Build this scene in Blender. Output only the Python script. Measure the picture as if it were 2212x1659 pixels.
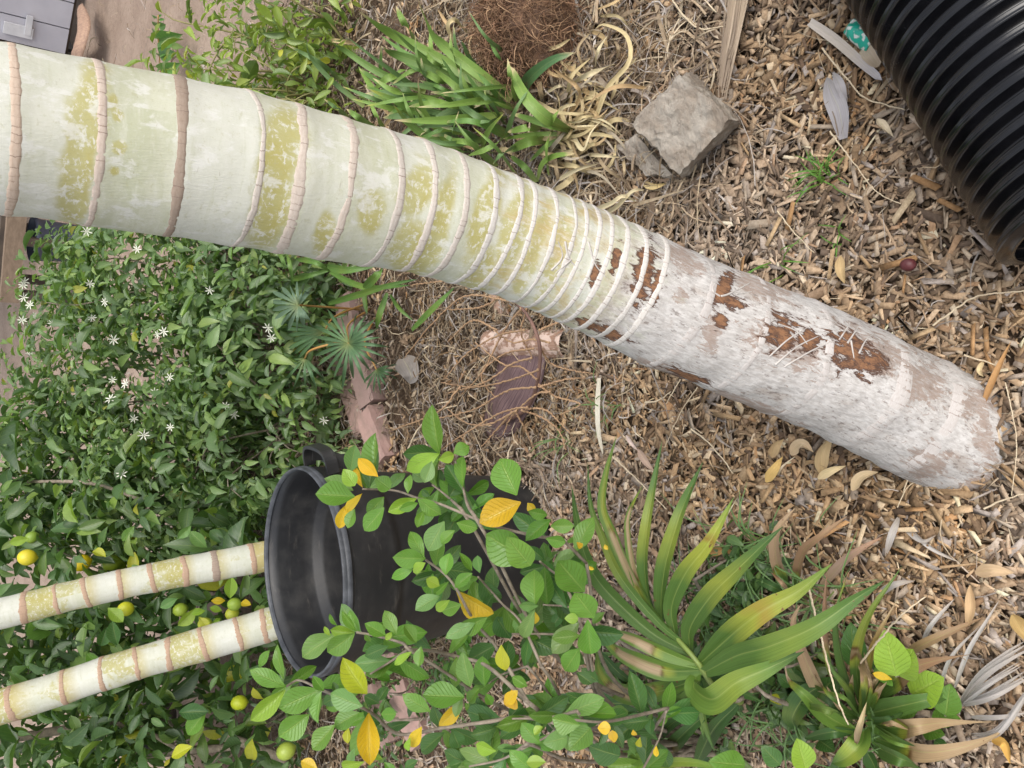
import bpy, math, random
import numpy as np
from mathutils import Vector, Matrix

random.seed(7)
rng = np.random.default_rng(11)
scene = bpy.context.scene
for o in list(bpy.data.objects):
    bpy.data.objects.remove(o)
COL = scene.collection

# ------------------------------------------------------------------ camera, sky, sun, exposure
CAM_H = 1.5
PITCH = math.radians(41.0)
FPX = 1841.0                                     # focal length in the 2212 x 1659 working frame
FWD = np.array([0, math.cos(PITCH), -math.sin(PITCH)])
UPV = np.array([0, math.sin(PITCH), math.cos(PITCH)])
RGT = np.array([1.0, 0, 0])
CAM = np.array([0, 0, CAM_H])
cd = bpy.data.cameras.new('camera')
cam = bpy.data.objects.new('camera', cd)
COL.objects.link(cam)
cd.sensor_width = 36.0
cd.lens = 36.0 * FPX / 2212.0
cd.clip_start = 0.02
cd.clip_end = 1000
# the phone was held upright, the picture is stored lying on its side: image left is world up
R = Matrix(((-UPV[0], RGT[0], -FWD[0]), (-UPV[1], RGT[1], -FWD[1]), (-UPV[2], RGT[2], -FWD[2])))
cam.matrix_world = Matrix.Translation(Vector(CAM)) @ R.to_4x4()
scene.camera = cam

SUN_EL, SUN_AZ = math.radians(58), math.radians(150)      # azimuth clockwise from +Y
world = bpy.data.worlds.new('World')
scene.world = world
world.use_nodes = True
wn = world.node_tree
wn.nodes.clear()
sky = wn.nodes.new('ShaderNodeTexSky')
sky.sky_type = 'NISHITA'
sky.sun_disc = False
sky.sun_elevation = SUN_EL
sky.sun_rotation = SUN_AZ
sky.air_density = 1.0
sky.dust_density = 3.0
hs = wn.nodes.new('ShaderNodeHueSaturation')
hs.inputs['Saturation'].default_value = 0.35
bg = wn.nodes.new('ShaderNodeBackground')
bg.inputs['Strength'].default_value = 0.15
wo = wn.nodes.new('ShaderNodeOutputWorld')
wn.links.new(sky.outputs[0], hs.inputs['Color'])
wn.links.new(hs.outputs[0], bg.inputs['Color'])
wn.links.new(bg.outputs[0], wo.inputs['Surface'])
sl = bpy.data.lights.new('sun', 'SUN')
sl.energy = 1.0
sl.angle = math.radians(50)
sl.color = (1.0, 0.95, 0.88)
sun = bpy.data.objects.new('sun', sl)
COL.objects.link(sun)
sd = Vector((math.sin(SUN_AZ) * math.cos(SUN_EL), math.cos(SUN_AZ) * math.cos(SUN_EL), math.sin(SUN_EL)))
sun.rotation_euler = sd.to_track_quat('Z', 'Y').to_euler()
sun.location = sd * 20
vs = scene.view_settings
vs.view_transform = 'Standard'
vs.look = 'None'
vs.exposure = 0.86
vs.gamma = 1.0
vs.use_curve_mapping = False

# ------------------------------------------------------------------ helpers: picture point -> place
def ray(px, py):
    a, b = (px - 1106.0) / FPX, (py - 829.5) / FPX
    return FWD - a * UPV - b * RGT
def G(px, py, z=0.0):
    r = ray(px, py)
    return CAM + r * ((CAM_H - z) / -r[2])
def D(px, py, d):
    return CAM + ray(px, py) * d
def proj(P):
    Q = np.asarray(P) - CAM
    d = Q @ FWD
    return 1106 - FPX * (Q @ UPV) / d, 829.5 - FPX * (Q @ RGT) / d, d
def T(i, j, x, y):                                # a point read off an enlarged tile of the photo
    return (553.0 * i + x / 3.0, 553.0 * j + y / 3.0)

def nrm(v):
    v = np.asarray(v, float)
    n = np.linalg.norm(v, axis=-1, keepdims=True)
    return v / np.where(n < 1e-12, 1, n)

def tag(o, label=None, cat=None, group=None, kind=None):
    if label: o['label'] = label
    if cat: o['category'] = cat
    if group: o['group'] = group
    if kind: o['kind'] = kind
    return o

def thing(name, label, cat, loc, group=None):
    o = bpy.data.objects.new(name, None)
    o.empty_display_size = 0.05
    COL.objects.link(o)
    o.location = Vector(loc)
    tag(o, label, cat, group)
    return o

def attach(o, parent):
    if parent is not None:
        o.parent = parent
        p = Matrix.Identity(4)
        chain = []
        q = parent
        while q is not None:
            chain.append(q)
            q = q.parent
        w = Matrix.Identity(4)
        for q in reversed(chain):
            w = w @ q.matrix_parent_inverse @ q.matrix_basis
        o.matrix_parent_inverse = w.inverted()

def new_mesh(name, V, F, mat=None, uv=None, col=None, smooth=True, attrs=None):
    me = bpy.data.meshes.new(name)
    V = np.asarray(V, np.float32)
    if isinstance(F, np.ndarray) and F.ndim == 2:
        k = F.shape[1]
        me.vertices.add(len(V)); me.vertices.foreach_set('co', V.ravel())
        me.loops.add(F.size); me.loops.foreach_set('vertex_index', F.ravel().astype(np.int32))
        me.polygons.add(len(F))
        me.polygons.foreach_set('loop_start', np.arange(0, F.size, k, dtype=np.int32))
        me.update(calc_edges=True)
    else:
        me.from_pydata([tuple(v) for v in V], [], [tuple(int(i) for i in f) for f in F])
        me.update()
    if uv is not None:
        lay = me.uv_layers.new(name='UVMap')
        vi = np.zeros(len(me.loops), np.int32); me.loops.foreach_get('vertex_index', vi)
        lay.data.foreach_set('uv', np.asarray(uv, np.float32)[vi].ravel())
    if col is not None:
        c = np.ones((len(V), 4), np.float32); c[:, :3] = col
        a = me.attributes.new('col', 'FLOAT_COLOR', 'POINT'); a.data.foreach_set('color', c.ravel())
    for k, v in (attrs or {}).items():
        a = me.attributes.new(k, 'FLOAT', 'POINT'); a.data.foreach_set('value', np.asarray(v, np.float32))
    if smooth:
        me.polygons.foreach_set('use_smooth', np.ones(len(me.polygons), bool))
    if mat: me.materials.append(mat)
    me.update()
    return me

def put(name, V, F, mat, parent=None, origin=None, **kw):
    """one mesh object; V in world coordinates"""
    V = np.asarray(V, float)
    if origin is None:
        origin = (V.min(0) + V.max(0)) / 2
        origin[2] = V[:, 2].min()
    me = new_mesh(name, V - origin, F, mat, **kw)
    o = bpy.data.objects.new(name, me)
    COL.objects.link(o)
    o.matrix_basis = Matrix.Translation(Vector(origin))
    attach(o, parent)
    return o

def grid_faces(n, m, wrap=False):
    """n rows of m verts -> quads; wrap joins last column to first"""
    i = np.arange(n - 1)[:, None]
    j = np.arange(m if wrap else m - 1)[None, :]
    j2 = (j + 1) % m
    a = i * m + j; b = i * m + j2; c = (i + 1) * m + j2; d = (i + 1) * m + j
    return np.stack([a + 0 * b, b, c, d], -1).reshape(-1, 4)

def spline(P, n):
    """Catmull-Rom through P, n samples, roughly by arc length"""
    P = np.asarray(P, float)
    if len(P) == 2:
        t = np.linspace(0, 1, n)[:, None]
        return P[0] * (1 - t) + P[1] * t
    Q = np.vstack([2 * P[0] - P[1], P, 2 * P[-1] - P[-2]])
    out = []
    for k in range(len(P) - 1):
        p0, p1, p2, p3 = Q[k:k + 4]
        t = np.linspace(0, 1, 24, endpoint=False)[:, None]
        out.append(.5 * ((2 * p1) + (-p0 + p2) * t + (2 * p0 - 5 * p1 + 4 * p2 - p3) * t ** 2 + (-p0 + 3 * p1 - 3 * p2 + p3) * t ** 3))
    C = np.vstack(out + [P[-1:]])
    s = np.r_[0, np.cumsum(np.linalg.norm(np.diff(C[:, :3], axis=0), axis=1))]
    u = np.linspace(0, s[-1], n)
    return np.stack([np.interp(u, s, C[:, k]) for k in range(C.shape[1])], 1)

def frames(C, ref=(0.3, -1, 0.2)):
    Tn = nrm(np.gradient(C, axis=0))
    N = np.zeros_like(C)
    r = np.asarray(ref, float)
    for i in range(len(C)):
        r = r - Tn[i] * (r @ Tn[i])
        if np.linalg.norm(r) < 1e-6: r = np.array([1.0, .3, .2]) - Tn[i] * Tn[i][0]
        r = r / np.linalg.norm(r)
        N[i] = r
    return Tn, N, np.cross(Tn, N)

def tube(C, rad, m=8, cap=True, ref=(0.3, -1, 0.2)):
    C = np.asarray(C, float)
    n = len(C)
    rad = np.broadcast_to(np.asarray(rad, float), (n,)) if np.ndim(rad) < 2 else rad
    Tn, N, B = frames(C, ref)
    th = np.linspace(0, 2 * math.pi, m, endpoint=False)
    if np.ndim(rad) == 1: rad = rad[:, None]
    V = C[:, None, :] + rad[..., None] * (np.cos(th)[None, :, None] * N[:, None, :] + np.sin(th)[None, :, None] * B[:, None, :])
    V = V.reshape(-1, 3)
    F = [tuple(f) for f in grid_faces(n, m, True)]
    if cap:
        F.append(tuple(range(m))[::-1]); F.append(tuple((n - 1) * m + k for k in range(m)))
    return V, F

def join(parts):
    V, F, o = [], [], 0
    for v, f in parts:
        V.append(np.asarray(v, float)); F += [tuple(i + o for i in q) for q in f]; o += len(v)
    return np.vstack(V), F

def box(c, s, rot=None, taper=1.0):
    x, y, z = np.asarray(s, float) / 2
    V = np.array([[-x, -y, -z], [x, -y, -z], [x, y, -z], [-x, y, -z], [-x * taper, -y * taper, z], [x * taper, -y * taper, z], [x * taper, y * taper, z], [-x * taper, y * taper, z]])
    if rot is not None: V = V @ np.array(rot).T
    F = [(3, 2, 1, 0), (4, 5, 6, 7), (0, 1, 5, 4), (1, 2, 6, 5), (2, 3, 7, 6), (3, 0, 4, 7)]
    return V + np.asarray(c, float), F

def rotm(ax, ang):
    return np.array(Matrix.Rotation(ang, 3, ax))

# small value noise for shaping geometry
_tab = rng.random((64, 64, 64)) * 2 - 1
def vnoise(P, s=1.0):
    P = np.asarray(P, float) * s + 100.37
    i = np.floor(P).astype(int); f = P - i; f = f * f * (3 - 2 * f)
    r = 0
    for dx in (0, 1):
        for dy in (0, 1):
            for dz in (0, 1):
                w = (f[..., 0] if dx else 1 - f[..., 0]) * (f[..., 1] if dy else 1 - f[..., 1]) * (f[..., 2] if dz else 1 - f[..., 2])
                r = r + w * _tab[(i[..., 0] + dx) % 64, (i[..., 1] + dy) % 64, (i[..., 2] + dz) % 64]
    return r
def fbm(P, s=1.0, o=4):
    return sum(vnoise(P, s * 2 ** k) * .5 ** k for k in range(o))

# ------------------------------------------------------------------ materials
class NT:
    def __init__(s, name):
        s.m = bpy.data.materials.new(name); s.m.use_nodes = True
        s.t = s.m.node_tree; s.t.nodes.clear()
        s.out = s.n('ShaderNodeOutputMaterial')
        s.p = s.n('ShaderNodeBsdfPrincipled')
        s.l(s.p.outputs[0], s.out.inputs['Surface'])
    def n(s, t, **kw):
        x = s.t.nodes.new(t)
        for k, v in kw.items(): setattr(x, k, v)
        return x
    def l(s, a, b): s.t.links.new(a, b)
    def set(s, inp, v):
        if hasattr(v, 'is_output') or isinstance(v, bpy.types.NodeSocket): s.l(v, inp)
        else: inp.default_value = v
    def uv(s): return s.n('ShaderNodeUVMap', uv_map='UVMap').outputs[0]
    def obj(s): return s.n('ShaderNodeTexCoord').outputs['Object']
    def pos(s): return s.n('ShaderNodeNewGeometry').outputs['Position']
    def rnd(s): return s.n('ShaderNodeObjectInfo').outputs['Random']
    def attr(s, name, out='Color'): return s.n('ShaderNodeAttribute', attribute_name=name).outputs[out]
    def scale(s, vec, sc):
        x = s.n('ShaderNodeMapping'); s.l(vec, x.inputs['Vector'])
        x.inputs['Scale'].default_value = sc if hasattr(sc, '__len__') else (sc,) * 3
        return x.outputs[0]
    def noise(s, vec, sc=5, det=4, rough=.55, dist=0):
        x = s.n('ShaderNodeTexNoise'); s.l(vec, x.inputs['Vector'])
        x.inputs['Scale'].default_value = sc; x.inputs['Detail'].default_value = det
        x.inputs['Roughness'].default_value = rough; x.inputs['Distortion'].default_value = dist
        return x.outputs[0]
    def ramp(s, v, a, b, lo=0.0, hi=1.0):
        x = s.n('ShaderNodeMapRange', interpolation_type='SMOOTHSTEP'); s.set(x.inputs[0], v)
        x.inputs[1].default_value = a; x.inputs[2].default_value = b; x.inputs[3].default_value = lo; x.inputs[4].default_value = hi
        return x.outputs[0]
    def mix(s, f, a, b, mode='MIX'):
        x = s.n('ShaderNodeMix', data_type='RGBA', blend_type=mode)
        s.set(x.inputs[0], f)
        for i, v in ((6, a), (7, b)):
            if isinstance(v, tuple): v = tuple(v) + (1,) * (4 - len(v))
            s.set(x.inputs[i], v)
        return x.outputs[2]
    def math(s, op, a, b=0.0, c=None):
        x = s.n('ShaderNodeMath', operation=op); s.set(x.inputs[0], a); s.set(x.inputs[1], b)
        if c is not None: s.set(x.inputs[2], c)
        return x.outputs[0]
    def sep(s, v):
        x = s.n('ShaderNodeSeparateXYZ'); s.l(v, x.inputs[0]); return x.outputs
    def bump(s, h, strength=.3, dist=.005, prev=None):
        x = s.n('ShaderNodeBump'); x.inputs['Strength'].default_value = strength; x.inputs['Distance'].default_value = dist
        s.l(h, x.inputs['Height'])
        if prev is not None: s.l(prev, x.inputs['Normal'])
        return x.outputs[0]
    def done(s, col=None, rough=.6, normal=None, spec=None):
        if col is not None: s.set(s.p.inputs['Base Color'], tuple(col) + (1,) if isinstance(col, tuple) and len(col) == 3 else col)
        s.set(s.p.inputs['Roughness'], rough)
        if spec is not None: s.set(s.p.inputs['Specular IOR Level'], spec)
        if normal is not None: s.l(normal, s.p.inputs['Normal'])
        return s.m
    def translucent(s, col, f, normal=None):
        t = s.n('ShaderNodeBsdfTranslucent'); s.set(t.inputs[0], col)
        m = s.n('ShaderNodeMixShader'); m.inputs[0].default_value = f
        s.l(s.p.outputs[0], m.inputs[1]); s.l(t.outputs[0], m.inputs[2]); s.l(m.outputs[0], s.out.inputs['Surface'])

def mat_simple(name, c1, c2, sc=12, rough=.7, bump=.3, bsc=60, bd=.004, spec=None, stretch=None, coord='obj'):
    k = NT(name); v = k.obj() if coord == 'obj' else k.pos()
    if stretch: v = k.scale(v, stretch)
    f = k.ramp(k.noise(v, sc, 5, .6), .3, .7)
    nb = k.bump(k.noise(v, bsc, 5, .65), bump, bd)
    return k.done(k.mix(f, c1, c2), rough, nb, spec)

def mat_leaf(name, source, rough=.38, transl=.22, vein=.25, bumps=.5, nv=9.0, spec=.5):
    k = NT(name)
    base = k.n('ShaderNodeObjectInfo').outputs['Color'] if source == 'object' else k.attr('col')
    u, v, _ = k.sep(k.uv())                        # u -1..1 across, v 0..1 along
    au = k.math('ABSOLUTE', u)
    mid = k.ramp(au, .03, .10, 1, 0)
    ph = k.math('SUBTRACT', k.math('MULTIPLY', v, nv), k.math('MULTIPLY', au, nv * .28))
    fr = k.math('ABSOLUTE', k.math('SUBTRACT', k.math('FRACT', ph), .5))
    side = k.ramp(fr, .36, .5, 0, 1)
    nz = k.noise(k.scale(k.obj(), 1), 45, 4, .6)
    c = k.mix(k.ramp(nz, .3, .7, 0, .35), base, k.mix(1, base, (.55, .6, .5), 'MULTIPLY'))
    c = k.mix(k.math('MULTIPLY', k.math('MAXIMUM', mid, k.math('MULTIPLY', side, .45)), vein), c, k.mix(.5, base, (.55, .62, .2)))
    h = k.math('ADD', k.math('MULTIPLY', side, -1), k.math('MULTIPLY', mid, -1.4))
    nb = k.bump(h, bumps, .0015)
    k.done(c, k.ramp(nz, .2, .8, rough - .06, rough + .12), nb, spec)
    if transl: k.translucent(k.mix(1, c, (1.25, 1.35, .7), 'MULTIPLY'), transl)
    return k.m

def mat_blade(name, rough=.42, transl=.15, stripes=14.0, stripe_amt=.18):
    k = NT(name)
    base = k.attr('col')
    u, v, _ = k.sep(k.uv())
    st = k.noise(k.scale(k.uv(), (stripes, .9, 1)), 1.0, 3, .6)
    mid = k.ramp(k.math('ABSOLUTE', u), .02, .08, 1, 0)
    nz = k.noise(k.obj(), 40, 4, .6)
    c = k.mix(k.ramp(st, .35, .7, 0, stripe_amt * 2), base, k.mix(1, base, (.62, .6, .5), 'MULTIPLY'))
    c = k.mix(k.ramp(nz, .45, .8, 0, .3), c, k.mix(1, base, (1.25, 1.2, 1.1), 'MULTIPLY'))
    c = k.mix(k.math('MULTIPLY', mid, .3), c, k.mix(.5, base, (.5, .5, .18)))
    nb = k.bump(k.math('ADD', st, k.math('MULTIPLY', mid, -.6)), .5, .0012)
    k.done(c, rough, nb, .45)
    if transl: k.translucent(c, transl)
    return k.m

M = {}
M['leaf'] = mat_leaf('glossy_leaf', 'object', .33, .25, .30, .55)
M['leaf_joined'] = mat_leaf('shrub_leaf', 'attr', .34, .42, .25, .3, spec=.8)
M['leaf_small'] = mat_leaf('shrub_leaf_single', 'object', .34, .42, .25, .3, spec=.8)
M['blade'] = mat_blade('green_blade')
M['dry'] = mat_blade('dry_blade', .8, .12, 9, .22)

def mat_attr(name, rough=.85, sc=40, stretch=None, bump=.5, bd=.002):
    k = NT(name); base = k.attr('col')
    v = k.obj()
    if stretch: v = k.scale(v, stretch)
    nz = k.noise(v, sc, 5, .65)
    c = k.mix(k.ramp(nz, .25, .75, 0, .75), base, k.mix(1, base, (.55, .5, .45), 'MULTIPLY'))
    return k.done(c, rough, k.bump(nz, bump, bd), .25)
M['chip'] = mat_attr('wood_chip', .85, 160)
M['straw'] = mat_attr('straw', .8, 90)
M['stem'] = mat_simple('woody_stem', (.30, .25, .19), (.17, .135, .10), 60, .8, .6, 250, .002)
M['black'] = None

def mat_ground():
    k = NT('garden_soil')
    p = k.pos()
    x, y, z = k.sep(p)
    n1 = k.noise(p, 3, 6, .6); n2 = k.noise(p, 40, 6, .7); n3 = k.noise(p, 180, 4, .7)
    dark = k.mix(k.ramp(n2, .3, .7), (.085, .055, .036), (.17, .12, .082))
    pale = k.mix(k.ramp(n1, .35, .65), (.37, .285, .225), (.30, .225, .175))
    pale = k.mix(k.ramp(n2, .42, .72, 0, .55), pale, (.22, .16, .12))
    pale = k.mix(k.ramp(n3, .6, .75, 0, .6), pale, (.48, .40, .33))
    far = k.ramp(k.math('ADD', k.math('ADD', y, k.math('MULTIPLY', x, .35)), k.math('MULTIPLY', n1, .8)), 3.5, 4.3)
    c = k.mix(far, dark, pale)
    h = k.math('ADD', k.math('MULTIPLY', n2, 1.0), k.math('MULTIPLY', n3, .35))
    return k.done(c, .95, k.bump(h, .7, .015), .15)
M['ground'] = mat_ground()

# ------------------------------------------------------------------ the ground
def build_ground():
    g = np.r_[-120, -60, -30, -15, -8, np.linspace(-5, 8, 53), 12, 20, 40, 80, 160]
    X, Y = np.meshgrid(g, g, indexing='ij')
    Z = .006 * fbm(np.stack([X, Y, 0 * X], -1), 2.2, 3)
    far = np.clip((Y + .35 * X - 3.8) / 1.2, 0, 1)
    Z = Z - .012 + far * .02 * fbm(np.stack([X, Y, 0 * X], -1), 1.3, 3)
    V = np.stack([X, Y, Z], -1).reshape(-1, 3)
    o = put('ground', V, grid_faces(len(g), len(g)), M['ground'], origin=np.zeros(3))
    tag(o, kind='structure')
build_ground()

# wood chip mulch: one carpet nobody could count
def chip_cloud(xy, zz, L, W, H, cols, tilt=.35):
    n = len(xy)
    sx = np.array([-1, 1, 1, -1, -1, 1, 1, -1]) * .5
    sy = np.array([-1, -1, 1, 1, -1, -1, 1, 1]) * .5
    sz = np.array([-1, -1, -1, -1, 1, 1, 1, 1]) * .5
    V = np.stack([np.tile(sx, (n, 1)), np.tile(sy, (n, 1)), np.tile(sz, (n, 1))], -1)
    taper = 1 - rng.random((n, 1)) ** 1.5 * .8
    V[..., 1] = np.where(V[..., 0] > 0, V[..., 1] * taper, V[..., 1] * (1 - .3 * rng.random((n, 1))))
    V[..., 0] += V[..., 1] * (rng.random((n, 1)) - .5) * .5
    V += (rng.random(V.shape) - .5) * np.array([.16, .3, .5])
    V *= np.stack([L, W, H], -1)[:, None, :]
    bow = (rng.random((n, 1)) - .5) * .25
    V[..., 1] += bow * (V[..., 0] ** 2) / np.maximum(L[:, None], 1e-4) * 2
    a = rng.random(n) * 2 * math.pi; p = rng.normal(0, tilt, n); r = rng.normal(0, tilt * 1.2, n)
    cr, sr = np.cos(r)[:, None], np.sin(r)[:, None]
    x, y, z = V[..., 0], V[..., 1], V[..., 2]
    y, z = y * cr - z * sr, y * sr + z * cr
    cp, sp = np.cos(p)[:, None], np.sin(p)[:, None]
    x, z = x * cp + z * sp, -x * sp + z * cp
    ca, sa = np.cos(a)[:, None], np.sin(a)[:, None]
    x, y = x * ca - y * sa, x * sa + y * ca
    V = np.stack([x + xy[:, :1], y + xy[:, 1:], z + zz[:, None]], -1).reshape(-1, 3)
    f = np.array([[4, 5, 6, 7], [0, 1, 5, 4], [1, 2, 6, 5], [2, 3, 7, 6], [3, 0, 4, 7]])
    F = (np.arange(n)[:, None, None] * 8 + f[None]).reshape(-1, 4)
    C = np.repeat(cols, 8, 0)
    return V, F, C

CHIP = np.array([[.44, .30, .165], [.54, .39, .23], [.37, .25, .14], [.27, .18, .105], [.63, .50, .33], [.42, .345, .265], [.17, .115, .075], [.45, .265, .125], [.40, .35, .305]])
CHIPW = np.array([.20, .16, .16, .13, .10, .08, .08, .05, .06])
def chips(n, x0, x1, y0, y1, lscale, keep=None):
    xy = np.stack([rng.uniform(x0, x1, n), rng.uniform(y0, y1, n)], 1)
    if keep is not None: xy = xy[keep(xy)]
    n = len(xy)
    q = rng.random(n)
    L = np.exp(rng.normal(math.log(.027), .42, n)).clip(.008, .075) * lscale
    W = np.exp(rng.normal(math.log(.0067), .45, n)).clip(.002, .016) * lscale ** .5
    H = W * rng.uniform(.15, .42, n)
    hump = .008 * vnoise(np.c_[xy, xy[:, :1] * 0], 4.0)
    bx = D(2030, 926, 1.447)
    dr = np.abs(np.hypot(xy[:, 0] - bx[0], xy[:, 1] - bx[1]) - .105)
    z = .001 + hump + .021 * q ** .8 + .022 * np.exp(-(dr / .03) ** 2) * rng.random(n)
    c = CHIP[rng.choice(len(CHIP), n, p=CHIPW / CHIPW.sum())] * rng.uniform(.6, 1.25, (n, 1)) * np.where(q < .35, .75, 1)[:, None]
    pt = vnoise(np.c_[xy, 0 * xy[:, :1]], 5.0) + .6 * vnoise(np.c_[xy, 0 * xy[:, :1]], 13.0)
    c = c * (1 + .28 * pt)[:, None]
    gy_ = np.clip(.25 + .5 * vnoise(np.c_[xy, 0 * xy[:, :1] + 5], 6.0), 0, .6)[:, None]
    c = c * (1 - gy_) + c.mean(1, keepdims=True) * np.array([1.16, 1.0, .84]) * gy_
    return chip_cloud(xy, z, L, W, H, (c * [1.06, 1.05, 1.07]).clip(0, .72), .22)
def litter_zone(xy):                              # where straw and fibre take over from chips
    x, y = xy[:, 0], xy[:, 1]
    return np.clip((y - 1.15 - .5 * np.clip(.25 - x, -.2, .9)) / .5 + .35 * vnoise(np.c_[xy, 0 * xy[:, :1]], 5), 0, 1)
def build_mulch():
    A = chips(44000, -1.15, 1.2, .22, 1.75, 1.0, lambda p: rng.random(len(p)) > .75 * litter_zone(p))
    E = chips(16000, -1.0, 1.1, .22, 1.6, .45)
    E2 = [chips(9000, -2.0, -1.12, .1, 1.6, 1.0), chips(7000, 1.15, 1.9, .1, 1.7, 1.0), chips(6000, -1.2, 1.2, -.3, .24, 1.0)]
    B = chips(15000, -1.9, 1.5, 1.4, 3.0, 1.0)
    V, F, C, off = [], [], [], 0
    for v, f, c in [A, B, E] + E2:
        V.append(v); F.append(f + off); C.append(c); off += len(v)
    V, F, C = np.vstack(V), np.vstack(F), np.vstack(C)
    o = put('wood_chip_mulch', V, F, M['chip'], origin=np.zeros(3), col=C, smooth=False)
    tag(o, 'tan and brown wood chip mulch spread over the ground', 'mulch', kind='stuff')
build_mulch()

def ribbons(P0, ang, L, W, z, cols, curl=1.0, lift=.02, seg=4):
    n = len(P0)
    t = np.linspace(0, 1, seg + 1)
    k = rng.normal(0, curl, (n, 1))
    a = ang[:, None] + k * t[None]
    step = (L / seg)[:, None]
    x = P0[:, :1] + np.cumsum(np.c_[np.zeros(n), (np.cos(a) * step)[:, :-1]], 1)
    y = P0[:, 1:2] + np.cumsum(np.c_[np.zeros(n), (np.sin(a) * step)[:, :-1]], 1)
    zz = z[:, None] + lift * rng.normal(0, .5, (n, 1)) * t + lift * rng.random((n, 1)) * np.sin(t * math.pi)[None]
    w = W[:, None] * (1 - .75 * t[None] ** 2) * .5
    tw = rng.normal(0, .8, (n, 1)) * (1 + t[None])
    nx, ny = -np.sin(a), np.cos(a)
    A = np.stack([x + nx * w * np.cos(tw), y + ny * w * np.cos(tw), zz + w * np.sin(tw)], -1)
    B = np.stack([x - nx * w * np.cos(tw), y - ny * w * np.cos(tw), zz - w * np.sin(tw)], -1)
    V = np.stack([A, B], 2).reshape(-1, 3)
    m = (seg + 1) * 2
    f = np.array([[2 * i, 2 * i + 2, 2 * i + 3, 2 * i + 1] for i in range(seg)])
    F = (np.arange(n)[:, None, None] * m + f[None]).reshape(-1, 4)
    return V, F, np.repeat(cols, m, 0)

STRAW = np.array([[.50, .40, .27], [.40, .31, .21], [.30, .23, .16], [.58, .49, .35], [.36, .31, .27], [.22, .16, .11], [.48, .44, .40]])
def build_litter():
    out = []
    def zone(n, x0, x1, y0, y1, Lm, Wm, keep=None, ang=None, zmax=.03, bright=1.0):
        p = np.stack([rng.uniform(x0, x1, n), rng.uniform(y0, y1, n)], 1)
        if keep is not None: p = p[keep(p)]
        n = len(p)
        L = np.exp(rng.normal(math.log(Lm), .5, n)); W = np.exp(rng.normal(math.log(Wm), .4, n))
        a = rng.random(n) * 6.283 if ang is None else rng.normal(ang, .7, n)
        c = STRAW[rng.choice(len(STRAW), n)] * rng.uniform(.65, 1.15, (n, 1)) * bright
        out.append(ribbons(p, a, L, W, .006 + zmax * rng.random(n), c))
    zone(16000, -1.0, 1.4, 1.0, 2.1, .05, .0026, lambda p: rng.random(len(p)) < litter_zone(p))
    zone(3500, .1, 1.2, .85, 1.75, .10, .0042, lambda p: rng.random(len(p)) < litter_zone(p) * .9, None, .035)
    zone(9000, -1.6, 1.5, 1.9, 3.3, .05, .003, None, None, .03, .9)
    zone(2600, .35, 1.3, 1.05, 1.75, .075, .0034, lambda p: rng.random(len(p)) < .75, None, .04, 1.12)
    zone(700, -.8, .8, .3, 1.3, .05, .0016, None, None, .03)
    zone(900, -1.3, 3.0, 3.2, 6.0, .06, .004, None, None, .012, .9)
    V, F, C, o = [], [], [], 0
    for v, f, c in out:
        V.append(v); F.append(f + o); C.append(c); o += len(v)
    ob = put('straw_litter', np.vstack(V), np.vstack(F), M['straw'], origin=np.zeros(3), col=np.vstack(C), smooth=True)
    tag(ob, 'dry straw and fibrous plant litter lying over the soil', 'plant litter', kind='stuff')
build_litter()

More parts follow.
